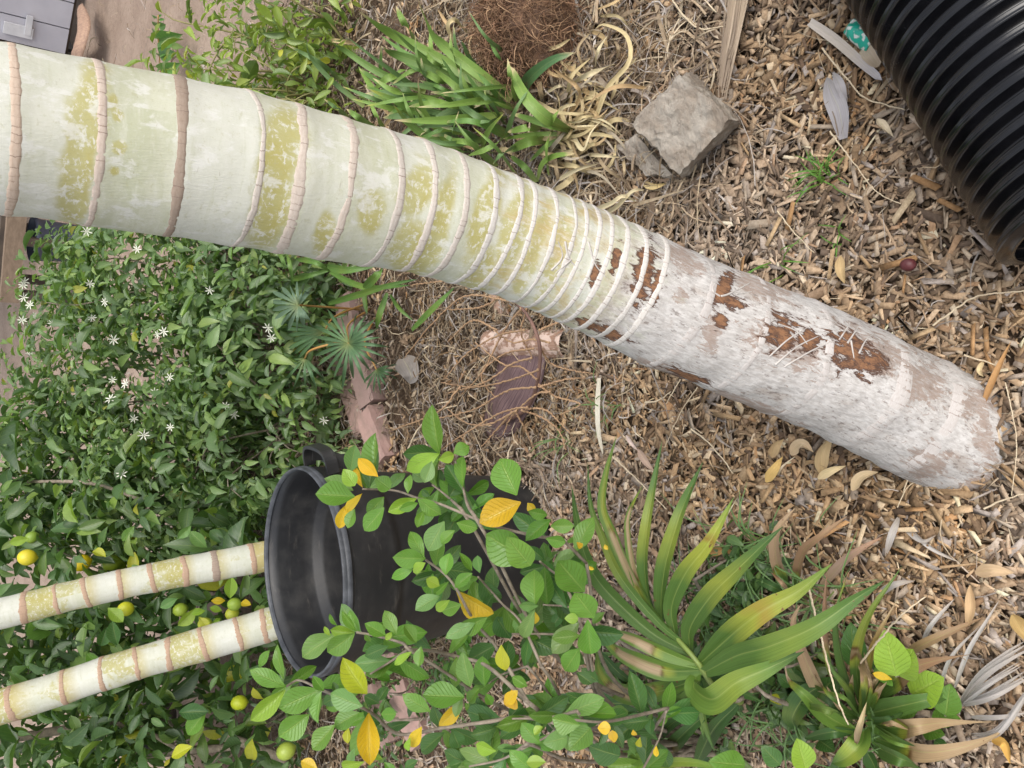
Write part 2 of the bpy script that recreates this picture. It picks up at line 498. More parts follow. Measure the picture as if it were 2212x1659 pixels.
# ------------------------------------------------------------------ ringed palms
def mat_trunk(name, lower=True):
    k = NT(name)
    uv = k.uv(); P = k.obj()
    ino = k.attr('inode', 'Fac'); near = k.attr('near', 'Fac')
    n_big = k.noise(k.scale(uv, (6, 14, 1)), 1.3, 4, .55, .6)
    n_str = k.noise(k.scale(uv, (5, 40, 1)), 3, 5, .6)
    n_wax = k.noise(k.scale(uv, (16, 9, 1)), 3.2, 7, .68, .4)
    n_fine = k.noise(k.scale(uv, (160, 30, 1)), 3, 5, .65)
    n_pt = k.noise(uv, 55, 6, .7)
    n_blot = k.noise(k.scale(uv, (9, 9, 1)), 1.6, 6, .62, .5)
    g = k.mix(k.ramp(n_big, .3, .7), (.535, .55, .385), (.64, .64, .50))
    g = k.mix(k.math('MULTIPLY', k.ramp(ino, .2, .9), .62), g, (.735, .735, .67))
    g = k.mix(k.ramp(n_str, .48, .75, 0, .5), g, (.74, .735, .64))
    g = k.mix(k.ramp(n_str, .45, .25, 0, .4), g, (.47, .48, .29))
    po = k.attr('po', 'Fac')
    if lower:
        ol = k.ramp(k.math('ADD', po, k.math('MULTIPLY', k.math('SUBTRACT', n_blot, .5), 1.5)), .35, .75)
    else:
        ol = k.ramp(k.math('ADD', n_blot, k.math('MULTIPLY', k.math('SUBTRACT', .5, ino), .6)), .50, .60)
    g = k.mix(k.math('MULTIPLY', ol, .85), g, k.mix(k.ramp(n_blot, .35, .65), (.46, .40, .09), (.50, .47, .20)))
    if not lower: g = k.mix(k.math('MULTIPLY', near, .8), g, (.50, .40, .10))
    wx = k.ramp(k.math('ADD', n_wax, k.math('MULTIPLY', k.math('SUBTRACT', n_blot, .5), .5)), .535, .64)
    g = k.mix(k.math('MULTIPLY', wx, .7 if lower else .3), g, (.78, .775, .72))
    g = k.mix(k.ramp(n_fine, .60, .72, 0, .35), g, (.50, .49, .38))
    fl = k.noise(k.scale(uv, (42, 60, 1)), 2.2, 6, .72, .3)
    g = k.mix(k.math('MULTIPLY', k.ramp(fl, .52, .62), k.math('ADD', k.math('MULTIPLY', ol, .55), .22)), g, (.77, .765, .70))
    g = k.mix(k.ramp(fl, .44, .34, 0, .35), g, (.47, .455, .27))
    scr = k.noise(k.scale(uv, (26, 120, 1)), 2.0, 4, .7, 1.2)
    g = k.mix(k.ramp(scr, .66, .72, 0, .5), g, (.40, .37, .27))
    g = k.mix(k.ramp(n_pt, .68, .76, 0, .5), g, (.40, .36, .24))
    col = g; rough = .55
    bh = k.math('ADD', k.math('MULTIPLY', n_fine, .5), k.math('MULTIPLY', n_wax, .5))
    if lower:
        zn = k.attr('zn', 'Fac'); pa = k.attr('pa', 'Fac'); pb = k.attr('pb', 'Fac')
        l_f = k.noise(k.scale(uv, (110, 26, 1)), 2, 6, .7)
        l_m = k.noise(k.scale(uv, (14, 7, 1)), 2, 6, .65, .3)
        l_d = k.noise(k.scale(uv, (75, 26, 1)), 2.2, 6, .72)
        w = k.mix(k.ramp(l_f, .35, .65), (.52, .485, .45), (.72, .69, .655))
        w = k.mix(k.ramp(l_m, .54, .68, 0, .55), w, (.45, .375, .315))
        w = k.mix(k.ramp(k.math('ADD', l_d, k.math('MULTIPLY', k.math('SUBTRACT', l_m, .5), .35)), .56, .64, 0, .75), w, (.25, .21, .185))
        # grey-brown worn areas and orange-brown bare bark
        sc_ = k.ramp(k.noise(k.scale(uv, (70, 20, 1)), 2.5, 6, .72), .40, .58)
        l_e = k.noise(k.scale(uv, (46, 15, 1)), 2.0, 7, .74, .5)
        mb = k.ramp(k.math('ADD', pb, k.math('MULTIPLY', k.math('SUBTRACT', l_e, .5), 3.4)), .5, .68)
        w = k.mix(k.math('MULTIPLY', k.math('MULTIPLY', mb, k.ramp(l_f, .38, .55, .35, 1)), .85), w, (.36, .265, .21))
        ma0 = k.math('ADD', pa, k.math('MULTIPLY', k.math('SUBTRACT', l_e, .5), 2.7))
        ma = k.ramp(ma0, .48, .62)
        inner = k.ramp(ma0, .62, .9)
        bark = k.mix(inner, (.10, .055, .04), k.mix(k.ramp(l_d, .42, .62), (.34, .17, .085), (.17, .09, .055)))
        w = k.mix(ma, w, bark)
        z2 = k.math('ADD', zn, k.math('MULTIPLY', k.math('SUBTRACT', l_m, .5), .22))
        f = k.ramp(z2, .585, .66)
        mid = k.mix(k.ramp(l_m, .40, .66), g, (.55, .44, .20))
        mid = k.mix(k.ramp(l_f, .5, .68, 0, .8), mid, (.74, .70, .63))
        mid = k.mix(ma, mid, bark)
        col = k.mix(k.ramp(z2, .49, .57), g, mid)
        col = k.mix(f, col, w)
        bh = k.math('ADD', bh, k.math('MULTIPLY', k.math('MULTIPLY', f, l_d), -2.2))
        rough = k.ramp(zn, .55, .65, .55, .85)
    col = k.mix(1, col, (.80, .80, .80), 'MULTIPLY')
    return k.done(col, rough, k.bump(bh, .45, .003), .3)

def mat_ring():
    k = NT('leaf_scar')
    tint = k.n('ShaderNodeObjectInfo').outputs['Color']
    uv = k.uv()
    u, v, _ = k.sep(uv)
    wob = k.noise(k.scale(uv, (60, 120, 1)), 2, 3, .6)
    vo = k.n('ShaderNodeTexVoronoi', voronoi_dimensions='1D', feature='DISTANCE_TO_EDGE')
    k.l(k.math('ADD', k.math('MULTIPLY', u, 105.0), k.math('MULTIPLY', wob, .55)), vo.inputs['W'])
    vo.inputs['Randomness'].default_value = .95; vo.inputs['Scale'].default_value = 1.0
    crack = k.ramp(vo.outputs['Distance'], .025, .07, 1, 0)
    sel = k.ramp(k.noise(k.scale(uv, (45, 10, 1)), 2, 3, .6), .42, .60)
    n = k.noise(k.scale(uv, (90, 240, 1)), 2, 5, .65)
    c = k.mix(k.ramp(n, .3, .7), tint, k.mix(1, tint, (.86, .82, .79), 'MULTIPLY'))
    c = k.mix(k.math('MULTIPLY', k.math('MULTIPLY', crack, sel), .75), c, (.20, .14, .11))
    h = k.math('ADD', k.math('MULTIPLY', crack, -.3), n)
    return k.done(c, .85, k.bump(h, .3, .0006), .2)
M['trunk'] = mat_trunk('palm_bark', True)
M['trunk_young'] = mat_trunk('young_palm_bark', False)
M['ring'] = mat_ring()
M['ridge'] = mat_simple('pale_bark_ridge', (.52, .49, .45), (.40, .36, .33), 60, .9, .4, 300, .001)

def make_palm(name, label, ctrl, rings, mat, m=96, n=520, lower=True, patches=(), patches_b=(), seed=1, ring_scale=1.0, top_len=2.2, ridges=()):
    """ctrl: (px, py, depth, width_px) from the base up; rings: (px, half width px, tint, tilt)"""
    r_ = np.random.default_rng(seed)
    K = []
    for px, py, d, w in ctrl:
        K.append(np.r_[D(px, py, d), w * d / (2 * FPX), px])
    K = np.array(K)
    low = K[0].copy(); dv = (K[0] - K[1]) * .6 / np.linalg.norm((K[0] - K[1])[:3]) * .14; low[:3] += dv[:3]; low[4] += 60; low[3] *= 1.02
    ext = []
    dirv = (K[-1] - K[-2])[:3]; dirv /= np.linalg.norm(dirv)
    pos = K[-1].copy(); step = .3
    for i in range(int(top_len / step)):
        dirv = nrm(dirv + np.array([0, 0, .05])); pos = pos.copy(); pos[:3] += dirv * step; pos[4] -= 140; pos[3] *= .992; ext.append(pos)
    K = np.vstack([low, K] + ext)
    C5 = spline(K, n)
    C, Rr, PX = C5[:, :3], C5[:, 3], C5[:, 4]
    s = np.r_[0, np.cumsum(np.linalg.norm(np.diff(C, axis=0), axis=1))]
    Tn, N, B = frames(C)
    shift = (lambda x: 18 + .046 * x) if lower else (lambda x: 4.0)     # a scar shows on the near face, lower than its centre
    sring = np.array([np.interp(-(x[0] - shift(x[0])), -PX, s) for x in rings])
    extra = np.interp(40, -PX, s) if PX.min() < -40 else s[-1]
    more = list(np.arange(extra, s[-1] - .05, .125))
    allr = np.sort(np.r_[sring, more])
    # every internode has its own wax cover; each swells a little towards the scar
    idx = np.searchsorted(allr, s)
    ival = r_.random(len(allr) + 2)
    lo = np.r_[s[0] - .1, allr][np.clip(idx, 0, len(allr))]; hi = np.r_[allr, s[-1] + .1][np.clip(idx, 0, len(allr))]
    fr = (s - lo) / np.maximum(hi - lo, 1e-4)
    dm = np.minimum(np.abs(s[:, None] - allr[None]).min(1), .05)
    prof = Rr * (1 + .012 * np.exp(-(dm / .012) ** 2) - .006 * np.sin(np.clip(fr, 0, 1) * math.pi))
    flare = np.exp(-np.maximum(s - .10, 0) / .05) * .04 if lower else 0
    th = np.linspace(0, 2 * math.pi, m + 1)
    thm = th[None, :]
    rad = (prof * (1 + flare))[:, None] * np.ones_like(thm)
    dirs = np.cos(thm)[..., None] * N[:, None] + np.sin(thm)[..., None] * B[:, None]
    base = C[:, None] + rad[..., None] * dirs
    bump = fbm(base, 9, 3) * .0022 + fbm(base, 30, 2) * .0006
    if lower:
        lowmask = np.clip((PX - 1330) / 250, 0, 1)[:, None]
        bump = bump + lowmask * (fbm(base, 14, 3) * .0035 + vnoise(base, 60) * .0008)
    V = base + bump[..., None] * dirs
    uv = np.stack([np.broadcast_to(th[None] * float(np.mean(Rr)), rad.shape), np.broadcast_to(s[:, None], rad.shape)], -1).reshape(-1, 2)
    attrs = {'inode': np.repeat(ival[idx], m + 1), 'near': np.repeat(np.clip((fr - .55) / .4, 0, 1) * (ival[idx] > .45), m + 1)}
    attrs['zn'] = np.repeat((PX + shift(PX) * np.ones_like(PX)) / 2212, m + 1)
    Vf = V.reshape(-1, 3)
    qx, qy, dep_ = proj(Vf)
    for nm, pl in (('pa', patches), ('pb', patches_b), ('po', OLIVE if lower else ())):
        a = np.zeros(len(Vf))
        for (x, y, rx, ry, ang) in pl:
            c_, s_ = math.cos(math.radians(ang)), math.sin(math.radians(ang))
            X = (qx - x) * c_ + (qy - y) * s_; Y = -(qx - x) * s_ + (qy - y) * c_
            a = np.maximum(a, np.exp(-.42 * ((X / rx) ** 2 + (Y / ry) ** 2)))
        attrs[nm] = a
    b = C5[np.searchsorted(C[:, 2], 0.0), :3]
    t = thing(name, label, 'palm tree', (b[0], b[1], 0))
    put('trunk', Vf, grid_faces(n, m + 1), mat, t, uv=uv, attrs=attrs)
    for pts in ridges:                             # pale root-like ridges running over the bare bark
        q = spline(np.array([(x, y, 0) for x, y in pts], float), 26)
        cd_ = np.interp(qx, *(lambda o: (PX[o], ((C - CAM) @ FWD)[o]))(np.argsort(PX)))
        front = np.where(dep_ < cd_)[0]
        P_ = []
        for x, y, _ in q:
            i = front[np.argmin((qx[front] - x) ** 2 + (qy[front] - y) ** 2)]
            P_.append(D(x, y, dep_[i]))
        P_ = np.array(P_)
        P_[:, :] = np.stack([np.convolve(np.pad(P_[:, k], 2, mode='edge'), np.ones(5) / 5, 'valid') for k in range(3)], 1)
        Vt, Ft = tube(P_, np.linspace(.0017, .0007, 26) * (1 + .25 * vnoise(P_, 130)), 6)
        o = put('bark_ridge', Vt, Ft, M['ridge'], t)
    # leaf scars: one raised band each
    mr = 144
    t2 = np.linspace(0, 2 * math.pi, mr + 1)
    mpp = np.interp(sring, s, np.gradient(s) / np.maximum(np.abs(np.gradient(PX)), 1e-3))
    spec = [(sr, rg[1] * mp * .88, rg[2], rg[3] if len(rg) > 3 else .004, rg[4] if len(rg) > 4 else 1.0) for sr, rg, mp in zip(sring, rings, mpp)] + [(x, .006, (.60, .49, .41), .004, 1.0) for x in more]
    for s0, hw, tint, tilt, proud in spec:
        ph = r_.random() * 6.28
        k1, k2 = r_.random(2) * 50
        rows = []
        wv = [-1.0, -.90, -.3, .3, .90, 1.0]; ov = [-.0004, .0002, .00035, .00035, .0002, -.0004]
        hv = 1 + .38 * vnoise(np.stack([np.cos(t2), np.sin(t2), 0 * t2], 1) * 2.2 + k1)
        for w_, off in zip(wv, ov):
            circ = np.stack([np.cos(t2), np.sin(t2), 0 * t2], 1)
            jag = vnoise(circ * 9 + k1 + np.sign(w_) * 3) * .20 + vnoise(circ * 24 + k2 + np.sign(w_) * 9) * .16
            ss = s0 + hw * hv * (w_ + (jag if abs(w_) > .5 else 0)) + tilt * np.cos(t2 - ph) + .0015 * vnoise(circ * 3 + k1)
            cc = np.stack([np.interp(ss, s, C[:, k]) for k in range(3)], 1)
            nn = nrm(np.stack([np.interp(ss, s, N[:, k]) for k in range(3)], 1)); bb = nrm(np.stack([np.interp(ss, s, B[:, k]) for k in range(3)], 1))
            rr = np.interp(ss, s, prof * (1 + flare))
            di = np.cos(t2)[:, None] * nn + np.sin(t2)[:, None] * bb
            pb_ = cc + rr[:, None] * di
            bo = fbm(pb_, 9, 3) * .0022 + fbm(pb_, 30, 2) * .0006
            if lower: bo = bo + np.clip((np.interp(ss, s, PX) - 1330) / 250, 0, 1) * (fbm(pb_, 14, 3) * .0035 + vnoise(pb_, 60) * .0008)
            rows.append(cc + (rr + bo + (off * proud if off > 0 else off) * ring_scale + .0004 * vnoise(circ * 40 + k1))[:, None] * di)
        Vr = np.stack(rows, 0).reshape(-1, 3)
        uvr = np.stack([np.tile(t2 * float(np.mean(Rr)), len(wv)), np.repeat(np.array(wv) * hw, mr + 1)], 1) + [k1, k2]
        o = put('leaf_scar_ring', Vr, grid_faces(len(wv), mr + 1), M['ring'], t, uv=uvr)
        o.color = tuple(tint) + (1,)
    return t

TAN, PALE, DRK, WHT = (.55, .48, .415), (.57, .52, .465), (.34, .27, .215), (.61, .585, .545)
OLIVE = [(178, 330, 34, 190, 8), (605, 330, 40, 90, 14), (590, 450, 34, 70, 14), (800, 465, 22, 40, 0), (905, 415, 30, 45, 15), (890, 540, 40, 60, 15), (950, 480, 20, 90, 15), (1045, 470, 24, 90, 17), (1040, 590, 26, 50, 17), (1110, 500, 24, 90, 18), (1150, 540, 16, 90, 20), (245, 220, 8, 14, 0), (255, 250, 10, 10, 0), (258, 320, 12, 12, 0), (247, 370, 10, 9, 0), (1195, 560, 14, 80, 20), (700, 500, 20, 40, 10)]
main_ctrl = [(2030, 926, 1.447, 256), (1900, 858, 1.408, 256), (1750, 788, 1.36, 257), (1500, 690, 1.285, 259), (1300, 596, 1.23, 256), (1106, 514, 1.17, 256), (900, 448, 1.105, 281), (700, 404, 1.04, 307), (400, 343, .955, 335), (200, 313, .907, 347), (0, 282, .86, 361)]
LOW = (.54, .51, .485)
main_rings = [(26, 4.6, (.56, .45, .36), .002), (222, 12, (.56, .475, .405), .003), (408, 13, DRK, .004), (553, 8, PALE, .006), (662, 12, TAN, .007), (762, 11, TAN, .004), (860, 9, PALE), (945, 9, PALE), (1008, 7, PALE), (1073, 7, WHT), (1130, 6.5, WHT), (1168, 6, WHT), (1212, 6, WHT), (1246, 5, WHT), (1278, 5, WHT), (1306, 5, WHT), (1332, 5, WHT), (1365, 6, WHT), (1405, 7, WHT), (1450, 7, WHT, .006), (1535, 8, LOW, .010, .25), (1660, 9, LOW, .006, .2), (1800, 9, LOW, .008, .2), (1965, 13, LOW, .006, .2), (2082, 14, LOW, .008, .2)]
orange = [(1390, 590, 18, 55, 12), (1418, 620, 8, 40, 15), (1310, 716, 40, 11, 20), (1270, 700, 22, 9, 20), (1562, 625, 15, 38, 25), (1585, 655, 22, 12, 20), (1690, 722, 32, 34, 30), (1745, 735, 22, 20, 20), (1845, 762, 58, 32, 30), (1555, 690, 12, 18, 0), (1480, 810, 45, 8, 20), (1285, 590, 8, 30, 12), (1330, 560, 7, 30, 15)]
greyb = [(1480, 560, 40, 20, 25), (1640, 620, 60, 22, 25), (1700, 740, 70, 40, 25), (1880, 760, 90, 36, 25), (1990, 830, 45, 40, 25), (1540, 715, 20, 40, 10), (1470, 640, 14, 14, 0), (2110, 870, 30, 40, 60), (1440, 800, 60, 12, 20), (1620, 875, 90, 12, 20), (2000, 1000, 40, 30, 0), (2110, 1060, 60, 26, -30), (2125, 960, 18, 60, -10)]
RIDGES = [[(1660, 772), (1700, 735), (1745, 707)], [(1672, 790), (1720, 750), (1770, 725)], [(1690, 795), (1745, 762), (1795, 738), (1812, 735)], [(1812, 735), (1835, 700), (1835, 690)], [(1830, 742), (1850, 712), (1855, 700)], [(1838, 735), (1845, 775)], [(1855, 765), (1870, 735), (1890, 720)], [(1555, 640), (1570, 637), (1600, 622), (1630, 605)], [(1555, 640), (1540, 628), (1545, 610)], [(1590, 635), (1625, 630)], [(1220, 520), (1230, 560), (1255, 585)], [(1235, 560), (1200, 590)], [(1190, 585), (1215, 555), (1205, 520)], [(1270, 520), (1285, 570), (1310, 600)], [(1680, 700), (1720, 715), (1745, 745)]]
make_palm('palm_tree', 'thick leaning palm trunk, pale green with tan ring scars, whitish fibrous base', main_ctrl, main_rings, M['trunk'], m=132, n=900, patches=orange, patches_b=greyb, seed=5, ridges=RIDGES)

YT = (.44, .31, .22)
make_palm('palm_tree', 'slim ringed palm trunk behind the bin, on the lemon side, nearer the white-flowered shrub',
          [(940, 1130, 2.56, 68), (780, 1160, 2.47, 67), (555, 1205, 2.36, 65), (300, 1254, 2.25, 64), (0, 1325, 2.13, 66)],
          [(547, 6, YT), (467, 9, DRK, .003), (402, 7, YT), (334, 7, YT), (261, 7, YT), (184, 7, YT), (118, 5, YT), (48, 9, YT)], M['trunk_young'], m=40, n=220, lower=False, seed=21, top_len=1.6, ring_scale=1.6)
make_palm('palm_tree', 'slim ringed palm trunk behind the bin, farther from the white-flowered shrub, with an orange stain',
          [(1010, 1215, 2.52, 74), (840, 1268, 2.44, 73), (580, 1350, 2.33, 72), (300, 1432, 2.23, 70), (0, 1528, 2.13, 74)],
          [(577, 7, YT), (518, 6, YT), (445, 6, YT), (372, 7, YT), (300, 6, YT), (225, 7, YT), (133, 7, YT), (28, 7, YT)], M['trunk_young'], m=40, n=220, lower=False, seed=33, top_len=1.6, ring_scale=1.6)

# ------------------------------------------------------------------ black bin
def lathe(prof, m=72, closed=False):
    prof = np.asarray(prof, float)
    th = np.linspace(0, 2 * math.pi, m, endpoint=False)
    V = np.stack([prof[:, :1] * np.cos(th), prof[:, :1] * np.sin(th), np.repeat(prof[:, 1:2], m, 1)], -1).reshape(-1, 3)
    F = [tuple(f) for f in grid_faces(len(prof), m, True)]
    return V, F

def mat_bin():
    k = NT('worn_black_plastic')
    v = k.obj()
    n1 = k.noise(v, 9, 6, .65); n2 = k.noise(k.scale(v, (.35, .35, 1.6)), 45, 6, .72); n3 = k.noise(v, 140, 3, .6)
    c = k.mix(k.ramp(n1, .45, .75), (.020, .020, .021), (.046, .044, .041))
    c = k.mix(k.ramp(n2, .56, .76, 0, .55), c, (.11, .098, .085))
    c = k.mix(k.ramp(n3, .72, .8, 0, .5), c, (.22, .2, .18))
    return k.done(c, k.ramp(n1, .3, .7, .36, .55), k.bump(n2, .15, .001), .5)
M['bin'] = mat_bin()
M['rim'] = mat_simple('scuffed_grey_rim', (.032, .035, .041), (.085, .09, .10), 30, .45, .3, 160, .001)
def build_bin():
    c = np.array([-.425, 1.725, 0.0])
    H, r0, r1 = .60, .175, .232
    t = thing('trash_can', 'round black plastic bin standing open behind the yellow-leaved bush', 'bin', c)
    tb = math.radians(-5.2); TB = rotm('X', tb)
    def tilt(V): return (np.asarray(V) - c) @ TB.T + c
    def R_(z): return r0 + (r1 - r0) * z / H
    out = [(0.002, .012), (r0 - .012, .012), (r0, .0), (r0 + .003, .012)]
    for z in np.linspace(.03, .44, 12): out.append((R_(z), z))
    out += [(R_(.452) + .0005, .452), (R_(.457) + .006, .457), (R_(.47) + .006, .47), (R_(.52) + .006, .52), (R_(.555) + .006, .555)]
    inn = [(R_(.56) - .001, .56), (R_(.50) - .001, .50), (R_(.478) - .001, .478), (R_(.472) - .003, .472), (R_(.455) - .014, .456), (R_(.448) - .016, .448), (R_(.30) - .012, .30), (R_(.12) - .010, .12), (R_(.04) - .010, .035), (R_(.03) - .02, .026), (0.002, .025)]
    V, F = lathe(out + [(R_(.57) + .004, .57), (R_(.588) + .003, .588), (R_(.588) - .001, .588)] + inn)
    V[:, :2] *= (1 + .006 * np.sin(2 * np.arctan2(V[:, 1], V[:, 0]) + .7))[:, None]
    put('body', tilt(V + c), F, M['bin'], t)
    zr = .57
    rim = [(R_(zr) - .002, zr + .017), (R_(zr) - .001, zr + .022), (R_(zr) + .001, zr + .025), (R_(zr) + .003, zr + .026), (R_(zr) + .0055, zr + .024), (R_(zr) + .006, zr + .017), (R_(zr) + .0065, zr + .015), (R_(zr) + .008, zr + .014), (R_(zr) + .0085, zr + .006), (R_(zr) + .008, zr + .004), (R_(zr) + .0075, zr + .005), (R_(zr) + .006, zr + .006), (R_(zr) - .002, zr + .017)]
    V, F = lathe(rim, 96)
    put('rim', tilt(V + c), F, M['rim'], t)
    for ang in (math.radians(-4), math.radians(176)):
        e = np.array([math.cos(ang), math.sin(ang), 0]); f = np.array([-math.sin(ang), math.cos(ang), 0]); u = np.array([0, 0, 1.0])
        ro = R_(zr) + .012
        def hp(a, b, h): return c + e * (ro + a) + f * b + u * h
        loop = spline([hp(-.010, -.066, .550), hp(.018, -.062, .556), (hp(.036, -.044, .560)), hp(.041, 0, .562), hp(.036, .044, .560), hp(.018, .062, .556), hp(-.010, .066, .550)], 28)
        Tn, N, B = frames(loop, (0, 0, 1))
        q = [(-.004, -.014), (.004, -.014), (.004, .014), (-.004, .014)]
        Vh = np.stack([loop + N * b + B * a for a, b in q], 1).reshape(-1, 3)
        parts = [(Vh, [tuple(x) for x in grid_faces(len(loop), 4, True)] + [(3, 2, 1, 0), tuple((len(loop) - 1) * 4 + k for k in range(4))])]
        # flange under the grip and the two webs that carry it
        parts.append(box(c + e * (ro + .012) + u * .520, (.03, .125, .008), rotm('Z', ang)))
        for b in (-.058, .058):
            parts.append(box(c + e * (ro + .016) + f * b + u * .532, (.03, .007, .034), rotm('Z', ang)))
        v, fc = join(parts)
        put('handle', tilt(v), fc, M['bin'], t, smooth=False)
build_bin()

# ------------------------------------------------------------------ corrugated drain pipe
def mat_pipe():
    k = NT('black_corrugated_plastic')
    v = k.obj()
    n1 = k.noise(v, 14, 5, .6); n2 = k.noise(v, 120, 4, .7)
    c = k.mix(k.ramp(n1, .4, .8), (.0045, .0045, .0055), (.010, .0098, .012))
    c = k.mix(k.ramp(n2, .66, .80, 0, .35), c, (.10, .09, .085))
    return k.done(c, k.ramp(n1, .3, .7, .12, .28), k.bump(n2, .12, .001), .5)
M['pipe'] = mat_pipe()
def build_pipe():
    r, zc, p = .150, .163, .0265
    d = nrm(np.array([.417, .207, 0.0]))
    A = np.array([.232, .322, zc])
    nper = 50
    prof = []
    for i in range(nper):
        for q, h in ((0, -.016), (.10, -.0145), (.24, -.002), (.29, .0012), (.34, .0018), (.42, .0004), (.52, .0004), (.60, .0018), (.65, .0012), (.70, -.002), (.84, -.0145), (.92, -.016)):
            prof.append((i + q, r + h))
    prof.append((nper, r - .016))
    inner = [(x, rr - .004) for x, rr in reversed(prof)]
    loopp = prof + inner + [prof[0]]
    m = 96
    th = np.linspace(0, 2 * math.pi, m, endpoint=False)
    e1 = np.cross(d, [0, 0, 1.0]); e1 = nrm(e1); e2 = np.array([0, 0, 1.0])
    bend = lambda s: A + d * s + e1 * (-.02 * s * s)
    V = np.array([bend(s * p) + rr * (np.cos(t) * e1 + np.sin(t) * e2) for s, rr in loopp for t in th])
    o = put('corrugated_pipe', V, grid_faces(len(loopp), m, True), M['pipe'])
    tag(o, 'wide black corrugated plastic drain pipe lying on the wood chips', 'pipe')
build_pipe()

# ------------------------------------------------------------------ rocks
def mat_rock():
    k = NT('grey_brown_rock')
    v = k.obj()
    n1 = k.noise(v, 14, 7, .65, .3); n2 = k.noise(k.scale(v, (1, 2.6, 2)), 30, 7, .72); n3 = k.noise(v, 160, 4, .7)
    c = k.mix(k.ramp(n1, .35, .65), (.31, .255, .20), (.43, .385, .325))
    c = k.mix(k.ramp(n2, .52, .70, 0, .7), c, (.20, .155, .115))
    c = k.mix(k.ramp(n3, .62, .75, 0, .5), c, (.52, .48, .42))
    h = k.math('ADD', k.math('MULTIPLY', n2, 1.3), k.math('MULTIPLY', n3, .4))
    return k.done(c, .92, k.bump(h, .9, .008), .2)
M['rock'] = mat_rock()
def sub_hull(top, bottom, n=26):
    """a rough stone: bilinear block between two quads, faces cut fine and roughened"""
    top = np.asarray(top, float); bottom = np.asarray(bottom, float)
    quads = [top, bottom[::-1]] + [np.array([bottom[i], bottom[(i + 1) % 4], top[(i + 1) % 4], top[i]]) for i in range(4)]
    V, F, o = [], [], 0
    a = np.linspace(0, 1, n)
    for q in quads:
        A, B_ = np.meshgrid(a, a, indexing='ij')
        P = ((1 - A) * (1 - B_))[..., None] * q[0] + ((1 - A) * B_)[..., None] * q[1] + (A * B_)[..., None] * q[2] + (A * (1 - B_))[..., None] * q[3]
        V.append(P.reshape(-1, 3)); F += [tuple(x + o) for x in grid_faces(n, n)]; o += n * n
    return np.vstack(V), F
def rough(V, amp, s, o=5):
    c = V.mean(0)
    d = np.stack([fbm(V + k * 7.1, s, o) for k in range(3)], -1)
    inward = nrm(V - c)
    edge = np.linalg.norm(V - c, axis=1)
    V = c + (V - c) * (1 - .10 * np.clip((edge / edge.max() - .75) / .25, 0, 1) ** 2)[:, None]
    return V + d * amp + inward * (fbm(V + 3, s * 2.5, 3) * amp * .7)[:, None]
def build_rocks():
    zt = .125
    tp = [G(*T(2, 0, 775, 800), zt + .02), G(*T(2, 0, 1085, 490), zt + .02), G(*T(2, 0, 1420, 765), zt - .01), G(*T(2, 0, 1090, 1130), zt - .03)]
    bt = [G(*T(2, 0, 830, 830), .0), G(*T(2, 0, 1190, 470), .0), G(*T(2, 0, 1480, 800), .0), G(*T(2, 0, 1130, 1140), .0)]
    bt = [b + [0, 0, -.02] for b in bt]
    V, F = sub_hull(tp, bt, 44)
    o = put('rock', rough(V, .0055, 26, 6), F, M['rock'])
    tag(o, 'squarish grey-brown rock standing on the mulch beside the strap-leaved clump', 'rock')
    tp = [G(*T(2, 0, 690, 950), .05), G(*T(2, 0, 800, 880), .06), G(*T(2, 0, 1060, 1140), .04), G(*T(2, 0, 880, 1130), .03)]
    bt = [p + np.array([.0, .0, -.08]) for p in (G(*T(2, 0, 690, 950), .0), G(*T(2, 0, 830, 870), .0), G(*T(2, 0, 1080, 1180), .0), G(*T(2, 0, 800, 1130), .0))]
    V, F = sub_hull(tp, bt, 18)
    o = put('rock', rough(V, .007, 28), F, M['rock'])
    tag(o, 'smaller dark broken stone tucked under the squarish rock', 'rock')
build_rocks()

# ------------------------------------------------------------------ brick edging
def mat_brick():
    k = NT('weathered_pink_brick')
    v = k.obj(); rd = k.rnd()
    n1 = k.noise(v, 16, 6, .65); n2 = k.noise(v, 110, 5, .7)
    c = k.mix(rd, (.41, .265, .23), (.31, .215, .19))
    c = k.mix(k.ramp(n1, .42, .68, 0, .75), c, (.27, .20, .165))
    c = k.mix(k.ramp(n2, .58, .72, 0, .4), c, (.55, .42, .38))
    return k.done(c, .93, k.bump(n2, .5, .003), .2)
M['brick'] = mat_brick()
def brick_mesh(seed):
    r_ = np.random.default_rng(seed)
    n = 5
    V, F = sub_hull([[-.1, -.047, .058], [.1, -.047, .058], [.1, .047, .058], [-.1, .047, .058]], [[-.1, -.047, 0], [.1, -.047, 0], [.1, .047, 0], [-.1, .047, 0]], n)
    V = V + np.stack([fbm(V + seed * 3 + k, 30, 3) for k in range(3)], -1) * .0035
    return new_mesh('brick', V, F, M['brick'], smooth=False)
BR = [brick_mesh(i) for i in range(4)]
def brick_row(name, label, pts, second=()):
    c0 = pts[0][0]
    t = thing(name, label, 'brick edging', (c0[0], c0[1], 0))
    for i, (p, ang, tilt) in enumerate(pts):
        o = bpy.data.objects.new('brick', BR[i % 4]); COL.objects.link(o)
        o.matrix_basis = Matrix.Translation(Vector((p[0], p[1], p[2]))) @ Matrix.Scale(.94, 4) @ Matrix.Rotation(ang, 4, 'Z') @ Matrix.Rotation(tilt, 4, 'X')
        attach(o, t)
def row_pts(a, b, n, z=0.0, jit=.012, off=(0, 0)):
    out = []
    d = nrm(b - a) * .208; n = max(2, int(np.linalg.norm(b - a) / .208) + 1)
    ang = math.atan2(d[1], d[0])
    for i in range(n):
        p = a + d * i + rng.normal(0, jit, 3) * [1, 1, .2] + [off[0], off[1], z]
        out.append((p, ang + rng.normal(0, .09), rng.normal(0, .06)))
    return out
a, b = G(772, 690), G(848, 1010)
